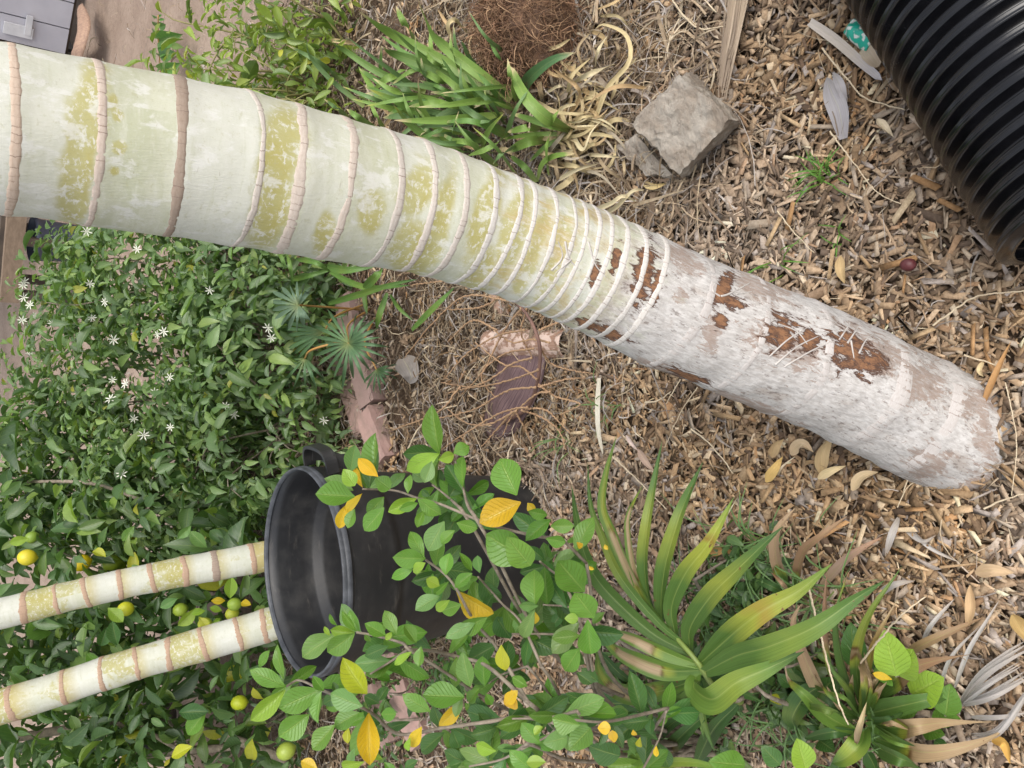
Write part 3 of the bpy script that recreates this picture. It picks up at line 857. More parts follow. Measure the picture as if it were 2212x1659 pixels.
brick_row('brick_edging', 'row of weathered pink bricks edging the bed below the white-flowered shrub', row_pts(a, b, 4, -.008) + row_pts(a + [-.15, .115, 0], b + [.06, .115, 0], 3, -.03))
a, b = G(842, 1400), G(940, 1640)
brick_row('brick_edging', 'loose pink bricks lying in weeds behind the yellow-leaved bush', row_pts(a, b, 4, .0, .02) + row_pts(a + [-.03, .12, 0], b + [-.05, .12, 0], 4, -.01, .02))

# ------------------------------------------------------------------ shed wall, bench, far clutter
def mat_siding():
    k = NT('grey_painted_siding')
    v = k.pos(); n1 = k.noise(v, 3, 5, .6); n2 = k.noise(k.scale(v, (1, 1, .1)), 60, 4, .6)
    c = k.mix(k.ramp(n1, .3, .7), (.42, .41, .45), (.50, .49, .53))
    return k.done(c, .7, k.bump(n2, .2, .002), .3)
M['siding'] = mat_siding()
M['darkwood'] = mat_simple('dark_timber', (.05, .038, .03), (.10, .075, .055), 10, .8, .4, 60, .004)
M['timber'] = mat_simple('pale_timber', (.25, .185, .13), (.18, .13, .09), 8, .8, .3, 50, .003, stretch=(1, 6, 6))
M['whitemetal'] = mat_simple('white_painted_metal', (.62, .62, .63), (.50, .50, .52), 8, .5, .1)
M['bluegrey'] = mat_simple('blue_grey_plastic', (.06, .075, .12), (.10, .115, .16), 6, .5, .1)
M['interior'] = mat_simple('shed_lining', (.10, .085, .075), (.07, .06, .055), 4, .9, .2)
M['sheath'] = mat_simple('dry_palm_sheath', (.44, .29, .20), (.30, .19, .14), 16, .8, .4, 90, .002, stretch=(6, 1, 6))

def build_shed():
    B0 = G(163, -10, .06); B1 = G(140, 118, .06)
    d = nrm((B0 - B1) * [1, 1, 0]); nn = np.array([d[1], -d[0], 0.0])       # nn faces the camera
    t = thing('shed', 'grey painted shed with vertical board siding and a dark open doorway', 'shed', (B1[0], B1[1], 0))
    rz = math.atan2(d[1], d[0])
    bw = .17
    for i in range(16):
        c = B1 + d * (bw * (i + .5)) - nn * .012 + [0, 0, 1.15]
        V, F = box(c, (bw - .008, .022, 2.3), rotm('Z', rz))
        put('siding_board', V, F, M['siding'], t, smooth=False)
    c = B1 + d * (bw * 8) - nn * .06 + [0, 0, 1.13]
    V, F = box(c, (bw * 16, .06, 2.3), rotm('Z', rz)); put('wall', V, F, M['darkwood'], t, smooth=False)
    c = B1 - d * .05 - nn * .03 + [0, 0, 1.1]
    V, F = box(c, (.085, .10, 2.5), rotm('Z', rz)); put('door_post', V, F, M['darkwood'], t, smooth=False)
    c = B1 - d * 1.3 - nn * 1.4 + [0, 0, 1.1]
    V, F = box(c, (2.6, .06, 2.5), rotm('Z', rz)); put('back_wall', V, F, M['interior'], t, smooth=False)
    c = B1 - d * .02 - nn * .75 + [0, 0, 1.1]
    V, F = box(c, (.05, 1.3, 2.5), rotm('Z', rz)); put('side_wall', V, F, M['interior'], t, smooth=False)
    c = B1 + d * .35 - nn * .7 + [0, 0, 2.42]
    V, F = box(c, (5.6, 2.0, .08), rotm('Z', rz)); put('roof', V, F, M['darkwood'], t, smooth=False)
    # bracket on the siding by the doorway
    q = G(88, 97, .35); c = B1 + d * .09 + [0, 0, .28]
    parts = [box(c + nn * .012, (.07, .02, .16), rotm('Z', rz)), box(c + nn * .02 + d * .05 + [0, 0, -.05], (.12, .016, .035), rotm('Z', rz))]
    V, F = join(parts); put('latch_bracket', V, F, M['whitemetal'], t, smooth=False)
    return B1, d, nn, rz
B1, SD, SN, SRZ = build_shed()

def build_bench():
    c = G(50, 600, .0)
    t = thing('work_bench', 'low timber bench with a brown front board beside the far shed', 'bench', c)
    p0, p1 = G(38, 440, .42), G(24, 600, .42)
    d = nrm((p0 - p1) * [1, 1, 0]); L = np.linalg.norm(p0 - p1) + .3; mid = (p0 + p1) / 2; rz = math.atan2(d[1], d[0]); n_ = np.array([d[1], -d[0], 0])
    mid[2] = .42
    V, F = box(mid, (L, .04, .10), rotm('Z', rz)); put('front_board', V, F, M['timber'], t, smooth=False)
    V, F = box(mid - n_ * .20 + [0, 0, .06], (L, .36, .025), rotm('Z', rz)); put('top', V, F, M['darkwood'], t, smooth=False)
    for k in (-.45, 0.0, .45):
        V, F = box(mid + d * L * k - n_ * .03 + [0, 0, -.22], (.05, .05, .44), rotm('Z', rz)); put('leg', V, F, M['darkwood'], t, smooth=False)
        V, F = box(mid + d * L * k - n_ * .36 + [0, 0, -.22], (.05, .05, .44), rotm('Z', rz)); put('leg', V, F, M['darkwood'], t, smooth=False)
    V, F = box(mid - n_ * .34 + [0, 0, .25], (L * .8, .03, .05), rotm('Z', rz)); put('shelf_board', V, F, M['timber'], t, smooth=False)
    c = mid - n_ * .16 - d * .02
    V, F = lathe([(.002, 0), (.10, 0), (.115, .05), (.13, .27), (.137, .275), (.137, .30), (.128, .30), (.12, .26), (.105, .03), (.002, .03)], 32)
    o = put('bucket', V + [c[0], c[1], 0.0], F, M['bluegrey'])
    tag(o, 'dark blue-grey plastic bucket under the far timber bench', 'bucket')
build_bench()

def curled_sheet(P, W, curl, mat, name, parent=None, n=30, m=12, stripes=None, thick=.002, ref=(0, 0, 1), waviness=.004):
    """a curled strip along P; W width (array ok), curl total angle across (array ok)"""
    C = spline(P, n)
    Tn, N, B = frames(C, ref)
    W = np.interp(np.linspace(0, 1, n), np.linspace(0, 1, len(np.atleast_1d(W))), np.atleast_1d(W)); cu = np.interp(np.linspace(0, 1, n), np.linspace(0, 1, len(np.atleast_1d(curl))), np.atleast_1d(curl))
    a = np.linspace(-.5, .5, m)
    th = a[None] * cu[:, None]
    rr = W / np.where(np.abs(cu) < .05, .05, cu)
    V = C[:, None] + (rr[:, None] * np.sin(th))[..., None] * B[:, None] + (rr[:, None] * (np.cos(th) - 1))[..., None] * N[:, None]
    V = V + (fbm(V, 25, 3) * waviness)[..., None] * N[:, None]
    nor = np.cos(th)[..., None] * N[:, None] + np.sin(th)[..., None] * B[:, None]
    top = V.reshape(-1, 3); bot = (V - nor * thick).reshape(-1, 3)
    F = [tuple(f) for f in grid_faces(n, m)] + [tuple(f[::-1] + n * m) for f in grid_faces(n, m)]
    e = [i for i in range(m)] + [k * m + m - 1 for k in range(1, n)] + [(n - 1) * m + k for k in range(m - 2, -1, -1)] + [k * m for k in range(n - 2, 0, -1)]
    for i in range(len(e)):
        x, y = e[i], e[(i + 1) % len(e)]
        F.append((y, x, x + n * m, y + n * m))
    VV = np.vstack([top, bot])
    uv = np.tile(np.stack([np.repeat(np.linspace(0, 1, n)[:, None], m, 1), np.repeat(a[None] * 2, n, 0)], -1)[..., ::-1].reshape(-1, 2), (2, 1))
    return put(name, VV, F, mat, parent, uv=uv)

o = curled_sheet([G(166, 18, .10), G(168, 60, .14), G(160, 95, .16), G(150, 128, .06)], [.10, .22, .2, .06], [1.8, 2.4, 2.6, 1.0], M['sheath'], 'dry_frond_sheath')
tag(o, 'curled dry tan palm sheath lying at the foot of the shed wall', 'palm sheath')

# ------------------------------------------------------------------ leaves and blades
def leaf_shape(nl=9, nc=5, wide=.5, tipk=1.0, fold=.25, droop=.18, wave=.02, seed=0, peak=.55):
    """unit leaf along +Y, face +Z, width 1 at widest"""
    v = np.linspace(0, 1, nl); u = np.linspace(-1, 1, nc)
    prof = np.sin(np.pi * np.clip(v, 0, 1) ** (math.log(.5) / math.log(peak))) ** .8
    prof[0] = .05; prof[-1] = .0
    U, Vv = np.meshgrid(u, v)
    X = U * prof[:, None] * .5
    Y = Vv.copy()
    Z = np.abs(X) * fold - droop * Vv ** 2 + wave * np.sin(Vv * 9 + seed) * np.abs(U) + .35 * wave * np.sin(Vv * 17 + seed * 2 + U * 2)
    P = np.stack([X, Y, Z], -1).reshape(-1, 3)
    return P, grid_faces(nl, nc), np.stack([U, Vv], -1).reshape(-1, 2)

LEAF = []
for i, (fo, dr, wv) in enumerate([(.22, .10, .012), (.35, .22, .02), (.12, .30, .025), (.45, .05, .015), (.28, -.08, .02), (.5, .18, .03)]):
    P, F, UV = leaf_shape(11, 7, fold=fo, droop=dr, wave=wv, seed=i, peak=.56)
    LEAF.append(new_mesh('leaf', P, F, M['leaf'], uv=UV))
LEAF_ROUND = []
for i in range(2):
    P, F, UV = leaf_shape(11, 7, fold=.2, droop=.1, wave=.02, seed=i + 9, peak=.42)
    LEAF_ROUND.append(new_mesh('leaf', P, F, M['leaf'], uv=UV))

def leaf_matrix(base, tip, width, nhint):
    base, tip = np.asarray(base, float), np.asarray(tip, float)
    y = tip - base; L = np.linalg.norm(y); y = y / L
    n = np.asarray(nhint, float); n = n - y * (n @ y); n = nrm(n)
    x = np.cross(y, n)
    m = Matrix.Identity(4)
    for r in range(3):
        m[r][0] = x[r] * width; m[r][1] = y[r] * L; m[r][2] = n[r] * L; m[r][3] = base[r]
    return m

def put_leaf(mesh, base, tip, width, nhint, color, parent, name='leaf'):
    o = bpy.data.objects.new(name, mesh); COL.objects.link(o)
    o.matrix_basis = leaf_matrix(base, tip, width, nhint)
    o.color = tuple(color) + (1,)
    attach(o, parent)
    return o

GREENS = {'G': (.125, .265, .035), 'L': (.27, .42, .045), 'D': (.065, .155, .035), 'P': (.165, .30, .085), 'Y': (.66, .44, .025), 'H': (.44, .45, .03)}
def jitter(c, a=.15):
    k = 1 + random.uniform(-a, a)
    return tuple(min(.95, x * k * (1 + random.uniform(-a, a) * .5)) for x in c)

# ---- the gardenia bush: (tile, [(base x, y, tip x, y, width ratio, colour)])
GL = {
 (1, 2): [(1100, 300, 890, 300, .5, 'G'), (1090, 300, 990, 115, .35, 'G'), (1020, 370, 868, 428, .36, 'G'), (1230, 410, 1245, 265, .55, 'G'), (1100, 330, 1000, 385, .5, 'L'), (1190, 480, 1100, 430, .6, 'L'), (1250, 450, 1150, 540, .32, 'G'),
  (1190, 545, 1030, 630, .5, 'P'), (1255, 570, 1165, 640, .45, 'L'), (1330, 600, 1205, 640, .6, 'G'), (1290, 490, 1385, 400, .5, 'G'), (1400, 380, 1320, 265, .3, 'G'), (1450, 395, 1430, 280, .45, 'P'), (1300, 510, 1540, 670, .45, 'Y'),
  (1500, 680, 1320, 770, .45, 'G'), (1420, 720, 1235, 805, .36, 'P'), (1560, 680, 1650, 830, .6, 'D'), (1220, 60, 1110, 255, .5, 'P'), (1290, 120, 1190, 200, .5, 'G'), (1300, 70, 1435, 110, .5, 'G'), (830, -30, 710, 120, .5, 'G'), (600, -60, 525, 120, .32, 'Y'),
  (640, -20, 590, 105, .5, 'G'), (1090, -10, 1040, 100, .4, 'G'), (650, 770, 555, 655, .3, 'G'), (640, 780, 480, 770, .45, 'L'), (640, 785, 455, 925, .45, 'G'), (520, 790, 285, 940, .40, 'P'), (530, 740, 470, 660, .25, 'G'), (480, 800, 440, 745, .4, 'L'),
  (840, 800, 715, 725, .5, 'G'), (910, 790, 835, 645, .45, 'G'), (1040, 850, 955, 735, .5, 'G'), (850, 840, 690, 900, .45, 'D'), (860, 870, 700, 935, .4, 'D'), (745, 840, 705, 790, .5, 'G'), (880, 780, 840, 830, .5, 'L'), (1070, 870, 1060, 1000, .5, 'G'), (1010, 905, 905, 990, .32, 'L'),
  (720, 1180, 560, 960, .44, 'H'), (730, 1300, 735, 1645, .33, 'Y'), (690, 1260, 475, 1180, .5, 'P'), (420, 1150, 155, 1270, .45, 'G'), (440, 1160, 370, 1065, .45, 'G'), (430, 1160, 370, 1360, .45, 'G'), (345, 1310, 145, 1470, .5, 'G'), (510, 1380, 375, 1540, .5, 'G'),
  (670, 1300, 500, 1390, .5, 'G'), (190, 1130, -30, 1030, .36, 'G'), (190, 1150, -40, 1370, .3, 'L'), (180, 1080, 110, 900, .3, 'G'), (20, 1010, 80, 900, .4, 'G'), (180, 1100, 60, 1040, .3, 'P'), (800, 1240, 700, 1190, .5, 'D'), (790, 1230, 850, 1130, .5, 'D'), (810, 1310, 915, 1310, .65, 'G'),
  (1000, 1360, 850, 1400, .32, 'D'), (1130, 1290, 960, 1200, .45, 'G'), (1350, 1200, 1080, 1180, .5, 'G'), (1340, 1180, 1260, 960, .36, 'D'), (1390, 1130, 1330, 930, .45, 'P'), (1480, 1130, 1470, 930, .45, 'G'), (1590, 860, 1610, 1035, .45, 'H'), (1560, 860, 1380, 960, .5, 'D'), (1450, 1140, 1370, 1240, .5, 'G'),
  (1340, 1180, 1285, 1330, .36, 'P'), (1330, 1230, 1205, 1410, .36, 'Y'), (1075, 1390, 1000, 1530, .42, 'Y'), (1225, 1430, 1045, 1560, .4, 'D'), (1150, 1250, 1190, 1390, .5, 'D'), (1270, 1410, 1330, 1550, .55, 'D'), (1530, 1250, 1490, 1180, .6, 'G'), (1620, 1240, 1690, 1160, .6, 'Y'), (1000, 1460, 980, 1550, .4, 'L'),
  (1560, 1400, 1395, 1450, .5, 'D'), (1555, 1550, 1420, 1510, .5, 'L'), (700, 1620, 540, 1650, .4, 'L'), (400, 1670, 290, 1610, .5, 'Y'), (600, 1400, 590, 1500, .45, 'H'), (500, 1100, 520, 1170, .5, 'D'), (820, 1600, 730, 1560, .4, 'L'), (640, 1530, 600, 1640, .4, 'P'), (1050, 1610, 960, 1659, .5, 'D'),
  (1130, 1240, 1120, 1120, .45, 'D'), (1030, 1250, 960, 1330, .4, 'D'), (1440, 1300, 1520, 1400, .5, 'D'), (1620, 1420, 1520, 1330, .5, 'D'), (560, 1170, 430, 1250, .45, 'D'), (830, 1620, 900, 1700, .45, 'G'), (1250, 1650, 1330, 1620, .5, 'D')],
 (1, 1): [(640, 1560, 385, 1540, .5, 'G'), (630, 1520, 445, 1440, .38, 'P'), (790, 1430, 665, 1305, .42, 'Y'), (780, 1420, 750, 1150, .38, 'G'), (610, 1400, 640, 1230, .5, 'P'), (690, 1500, 635, 1365, .3, 'Y'), (640, 1490, 565, 1380, .6, 'L'), (690, 1540, 545, 1675, .26, 'Y'), (870, 1510, 775, 1440, .7, 'G'),
  (830, 1560, 720, 1680, .5, 'G'), (1190, 1280, 950, 1395, .35, 'L'), (1190, 1280, 1120, 985, .36, 'G'), (1180, 1270, 950, 1280, .4, 'D'), (1180, 1320, 1290, 1290, .55, 'L'), (1280, 1280, 1380, 1225, .7, 'G'), (1110, 1460, 1000, 1400, .5, 'P'), (985, 1540, 985, 1415, .4, 'G'), (1140, 1330, 1090, 1470, .5, 'P'),
  (1250, 1560, 1330, 1440, .6, 'D'), (1040, 1570, 855, 1660, .36, 'L'), (1050, 1600, 930, 1645, .4, 'G'), (1050, 1570, 1180, 1690, .5, 'G'), (1250, 1660, 1290, 1570, .65, 'D'), (1690, 1550, 1570, 1310, .62, 'G'), (1716, 1596, 1446, 1730, .48, 'Y'), (1776, 1970, 1476, 1820, .58, 'G'), (1760, 1600, 1810, 1660, .6, 'Y'), (1130, 1560, 1070, 1520, .5, 'D')],
 (2, 2): [(120, 350, -30, 170, .6, 'G'), (150, 610, 130, 370, .55, 'G'), (470, 520, 290, 305, .58, 'G'), (530, 690, 405, 510, .68, 'G'), (150, 640, -10, 780, .36, 'P'), (150, 630, 55, 835, .32, 'P'), (170, 610, 40, 600, .4, 'P'), (490, 700, 510, 940, .5, 'G'), (440, 800, 265, 820, .4, 'G'), (440, 880, 320, 1050, .5, 'G'),
  (430, 690, 340, 690, .6, 'L'), (250, 50, 90, 170, .42, 'G'), (230, 20, 110, 0, .5, 'G'), (210, 310, 110, 230, .5, 'D'), (250, 90, 400, 90, .5, 'G'), (220, 170, 350, 200, .5, 'G'), (150, 650, 150, 725, .6, 'Y'), (0, 1150, 10, 1285, .6, 'Y'), (100, 1130, 0, 1070, .5, 'G'), (440, 1380, 258, 1340, .62, 'G'), (510, 1400, 370, 1540, .6, 'G'),
  (360, 1460, 205, 1500, .6, 'P'), (890, 1350, 720, 1370, .5, 'D'), (900, 1340, 890, 1445, .6, 'D'), (640, 1400, 553, 1400, .75, 'Y'), (650, 1415, 662, 1497, .6, 'Y'), (700, 1580, 500, 1530, .7, 'D'), (480, 1230, 360, 1190, .6, 'D'), (560, 1100, 455, 1030, .6, 'D'), (470, 1290, 430, 1210, .5, 'D'), (785, 1410, 800, 1450, .7, 'Y'),
  (935, 1515, 935, 1590, .4, 'Y'), (1510, 1640, 1290, 1620, .6, 'G'), (180, 1500, 60, 1370, .5, 'G'), (130, 1670, -10, 1570, .5, 'G'), (220, 1620, 90, 1620, .5, 'L'), (420, 195, 455, 235, .6, 'Y'), (500, 350, 530, 375, .6, 'Y'), (600, 210, 620, 245, .6, 'Y'), (200, 1390, 140, 1440, .6, 'L'), (250, 620, 290, 660, .5, 'D'), (690, 1370, 640, 1340, .7, 'D'),
  (830, 1460, 820, 1530, .5, 'H'), (420, 1040, 520, 1110, .5, 'D'), (60, 1250, -20, 1330, .5, 'D'), (250, 760, 330, 640, .4, 'D'), (40, 560, 0, 640, .5, 'D'), (560, 600, 480, 560, .4, 'G'), (600, 650, 520, 720, .5, 'G')],
}
BRANCH = [  # polylines (tile, points), thickness in tile pixels
 ((1, 1), [(690, 1510), (900, 1520), (1050, 1570), (1200, 1610), (1500, 1735), (1659, 1780), (1840, 1820), (1980, 1840), (2140, 1990)], 22),
 ((1, 2), [(1100, 310), (1220, 400), (1300, 500), (1380, 650), (1450, 750), (1540, 850), (1620, 980), (1760, 1230)], 24), ((1, 2), [(1440, 420), (1520, 510), (1600, 600), (1720, 720), (1850, 1000)], 20),
 ((1, 2), [(650, 780), (770, 800), (950, 850), (990, 890), (1150, 900), (1310, 940), (1500, 1000), (1760, 1230)], 26), ((1, 2), [(740, 1050), (870, 970), (985, 890)], 18),
 ((1, 2), [(200, 1130), (280, 1090), (440, 1160), (650, 1250), (760, 1310), (930, 1440), (1200, 1400), (1500, 1360), (1720, 1330), (2000, 1380)], 26), ((2, 2), [(0, 790), (200, 790), (440, 800)], 20),
 ((2, 2), [(180, 320), (240, 370), (330, 450), (420, 640)], 22), ((2, 2), [(200, 600), (400, 630), (470, 800)], 18), ((2, 2), [(60, 1540), (250, 1440), (330, 1350), (600, 1360), (850, 1310), (1010, 1270)], 22),
 ((2, 2), [(1000, 1290), (960, 1450), (880, 1610), (800, 1750)], 18), ((1, 1), [(1290, 1330), (1330, 1450), (1370, 1610), (1420, 1690)], 20), ((1, 2), [(1380, 1650), (1600, 1600), (1759, 1500)], 20),
 ((1, 1), [(1140, 1480), (1230, 1550), (1330, 1640)], 20), ((1, 2), [(1510, 1110), (1600, 1050), (1760, 1000)], 16), ((2, 2), [(0, 1340), (250, 1330), (420, 1290)], 20)]
def gdepth(px, py):                                # the bush bulges towards the camera in the middle
    return 1.17 + .10 * ((px - 1050) / 450) ** 2 * .6 + .05 * math.sin(px * .013 + py * .009)
def build_gardenia():
    root = G(1540, 1600)
    t = thing('gardenia_bush', 'gardenia bush with glossy green leaves and scattered bright yellow ones', 'bush', root)
    P3, BO = [], []
    def near_branch(p): return min(BO, key=lambda b: np.min(np.sum((b[1] - p) ** 2, 1)))[0]
    for tl, pts, w in BRANCH:
        q = [T(*tl, *p) for p in pts]
        n = len(q)
        C = spline([D(x, y, gdepth(x, y) + .05 + .03 * math.sin(i * 1.7)) for i, (x, y) in enumerate(q)], n * 6)
        wpx = w / 3 * 1.2 / FPX / 2
        V, F = tube(C, np.linspace(wpx * .65, wpx * 1.1, len(C)) * (1 + .12 * vnoise(C, 90)), 7)
        BO.append((put('branch', V, F, M['stem'], t), C))
        P3.append((C[-1], wpx))
    for e, w in P3:                                # carry every branch down to the root
        m = (e + root) / 2 + [0, 0, .12]
        C = spline([e, m, root + [random.uniform(-.03, .03), random.uniform(-.03, .03), -.02]], 22)
        V, F = tube(C, np.linspace(w * 1.1, w * 1.9, 22), 7)
        put('branch', V, F, M['stem'], t)
    for tl, lst in GL.items():
        for (bx, by, tx, ty, wr, c) in lst:
            b = T(*tl, bx, by); e = T(*tl, tx, ty)
            lp = math.hypot(b[0] - e[0], b[1] - e[1])
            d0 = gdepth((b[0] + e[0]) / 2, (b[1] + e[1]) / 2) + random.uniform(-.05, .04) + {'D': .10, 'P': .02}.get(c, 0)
            L = lp * d0 / FPX
            sl = random.uniform(-.45, .35) * L
            B = D(*b, d0); E = D(*e, d0 + sl)
            view = nrm(CAM - (B + E) / 2)
            nh = view * 1.0 + np.array([0, 0, .35]) + rng.normal(0, .28, 3)
            me = random.choice(LEAF if wr < .6 else LEAF + LEAF_ROUND * 2)
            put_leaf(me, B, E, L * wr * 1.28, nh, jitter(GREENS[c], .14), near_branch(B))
    r_ = random.Random(5)
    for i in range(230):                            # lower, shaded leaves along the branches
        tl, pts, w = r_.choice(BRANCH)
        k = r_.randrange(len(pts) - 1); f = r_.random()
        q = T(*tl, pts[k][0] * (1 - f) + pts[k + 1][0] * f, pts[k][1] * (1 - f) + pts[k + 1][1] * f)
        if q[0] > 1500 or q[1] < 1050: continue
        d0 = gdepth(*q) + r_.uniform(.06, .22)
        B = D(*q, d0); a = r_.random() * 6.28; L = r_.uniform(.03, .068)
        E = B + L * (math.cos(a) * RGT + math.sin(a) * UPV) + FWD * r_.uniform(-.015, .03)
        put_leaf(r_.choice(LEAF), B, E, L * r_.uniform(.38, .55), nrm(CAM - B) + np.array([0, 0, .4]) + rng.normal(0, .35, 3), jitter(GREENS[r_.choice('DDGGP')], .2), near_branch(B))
build_gardenia()

# ---- strap blades
def blade(pts, z, wpx, stops, parent, name='blade', mat='blade', fold=.35, seg=18, nc=5, peak=.35, tip=1.0, base=.4, twist=0.0, nh=None, world=False, edge=None):
    """pts picture points with heights z (same count or 3 values), width in tile px, stops [(v, colour)]"""
    n = len(pts)
    zz = np.interp(np.linspace(0, 1, n), np.linspace(0, 1, len(z)), z)
    P = np.array(pts) if world else np.array([G(x, y, h) for (x, y), h in zip(pts, zz)])
    C = spline(P, seg + 1)
    Tn = nrm(np.gradient(C, axis=0))
    v = np.linspace(0, 1, seg + 1)
    if nh is None: nh = nrm(CAM - C) * .8 + np.array([0, 0, .6]) + rng.normal(0, .18, 3)
    N = nh - Tn * np.sum(nh * Tn, 1, keepdims=True); N = nrm(N)
    S = np.cross(Tn, N)
    tw = twist * v
    S, N = S * np.cos(tw)[:, None] + N * np.sin(tw)[:, None], N * np.cos(tw)[:, None] - S * np.sin(tw)[:, None]
    depth = (C - CAM) @ FWD
    W = wpx / 3 * depth / FPX if not world else np.full(seg + 1, wpx)
    up = base + (1 - base) * np.sin(np.clip(v / peak, 0, 1) * math.pi / 2)
    dn = np.cos(np.clip((v - peak) / (1 - peak), 0, 1) * math.pi / 2) ** (.75 * tip)
    w = W * up * dn * .5
    u = np.linspace(-1, 1, nc)
    V = C[:, None] + (u[None] * w[:, None])[..., None] * S[:, None] + ((np.abs(u)[None] - .5) * w[:, None] * fold)[..., None] * N[:, None]
    V = V.reshape(-1, 3)
    ks = np.array([s[0] for s in stops]); cs = np.array([s[1] for s in stops], float)
    uu = np.tile(u, seg + 1); vv = np.repeat(v, nc)
    vv2 = vv + .035 * vnoise(V, 60) + .02 * np.abs(uu)
    colr = np.stack([np.interp(vv2, ks, cs[:, k]) for k in range(3)], 1)
    if edge is not None:                           # scorch runs down the middle, the margins stay green
        ms = np.clip((np.abs(uu + .35 * vnoise(V, 18)) - .45) / .2, 0, 1)[:, None]
        colr = colr * (1 - ms) + np.array(edge) * ms
    colr = colr * random.uniform(.88, 1.12)
    return put(name, V, grid_faces(seg + 1, nc), M[mat], parent, uv=np.stack([uu, vv], 1), col=colr.clip(0, .9))

def mat_palm():
    k = NT('palm_blade')
    base = k.attr('col'); u, v, _ = k.sep(k.uv())
    st = k.noise(k.scale(k.uv(), (9, .7, 1)), 1.0, 4, .65); st2 = k.noise(k.scale(k.uv(), (26, .5, 1)), 1.0, 2, .5)
    mid = k.ramp(k.math('ABSOLUTE', u), .02, .06, 1, 0)
    c = k.mix(k.ramp(st, .35, .7, 0, .6), base, k.mix(1, base, (.60, .58, .5), 'MULTIPLY'))
    c = k.mix(k.ramp(st2, .5, .7, 0, .35), c, k.mix(1, base, (1.35, 1.3, 1.2), 'MULTIPLY'))
    c = k.mix(k.math('MULTIPLY', mid, .45), c, (.30, .34, .10))
    sp = k.noise(k.scale(k.obj(), 1), 75, 3, .6); big = k.noise(k.obj(), 9, 2, .5)
    c = k.mix(k.math('MULTIPLY', k.ramp(sp, .66, .70), k.ramp(big, .52, .60)), c, (.16, .075, .03))
    k.done(c, .42, k.bump(k.math('ADD', st2, k.math('MULTIPLY', st, .6)), .5, .0012), .45)
    k.translucent(c, .14)
    return k.m
M['palm'] = mat_palm()
def TT(i, j, pts): return [T(i, j, *p) for p in pts]
g1, g2, g3 = (.090, .175, .035), (.135, .24, .040), (.055, .125, .030)
yl, br, rd, gy, cr, rim_ = (.31, .35, .05), (.46, .335, .205), (.32, .15, .075), (.52, .49, .47), (.62, .50, .28), (.12, .05, .02)
def S_green(c=g1, y=.0): return [(0, c), (.35, c), (.55, tuple(c[k] * (1 - y) + yl[k] * y for k in range(3))), (.8, c), (1, g3)]
def S_tip(a, b, cut): return [(0, a), (cut - .12, a), (cut - .04, yl), (cut - .012, rim_), (cut + .012, b), (1, b)]
def S_mid(a, b, c0, c1): return [(0, a), (c0 - .1, a), (c0 - .03, yl), (c0, rim_), (c0 + .02, b), (c1 - .02, b), (c1, rim_), (c1 + .03, yl), (1, a)]

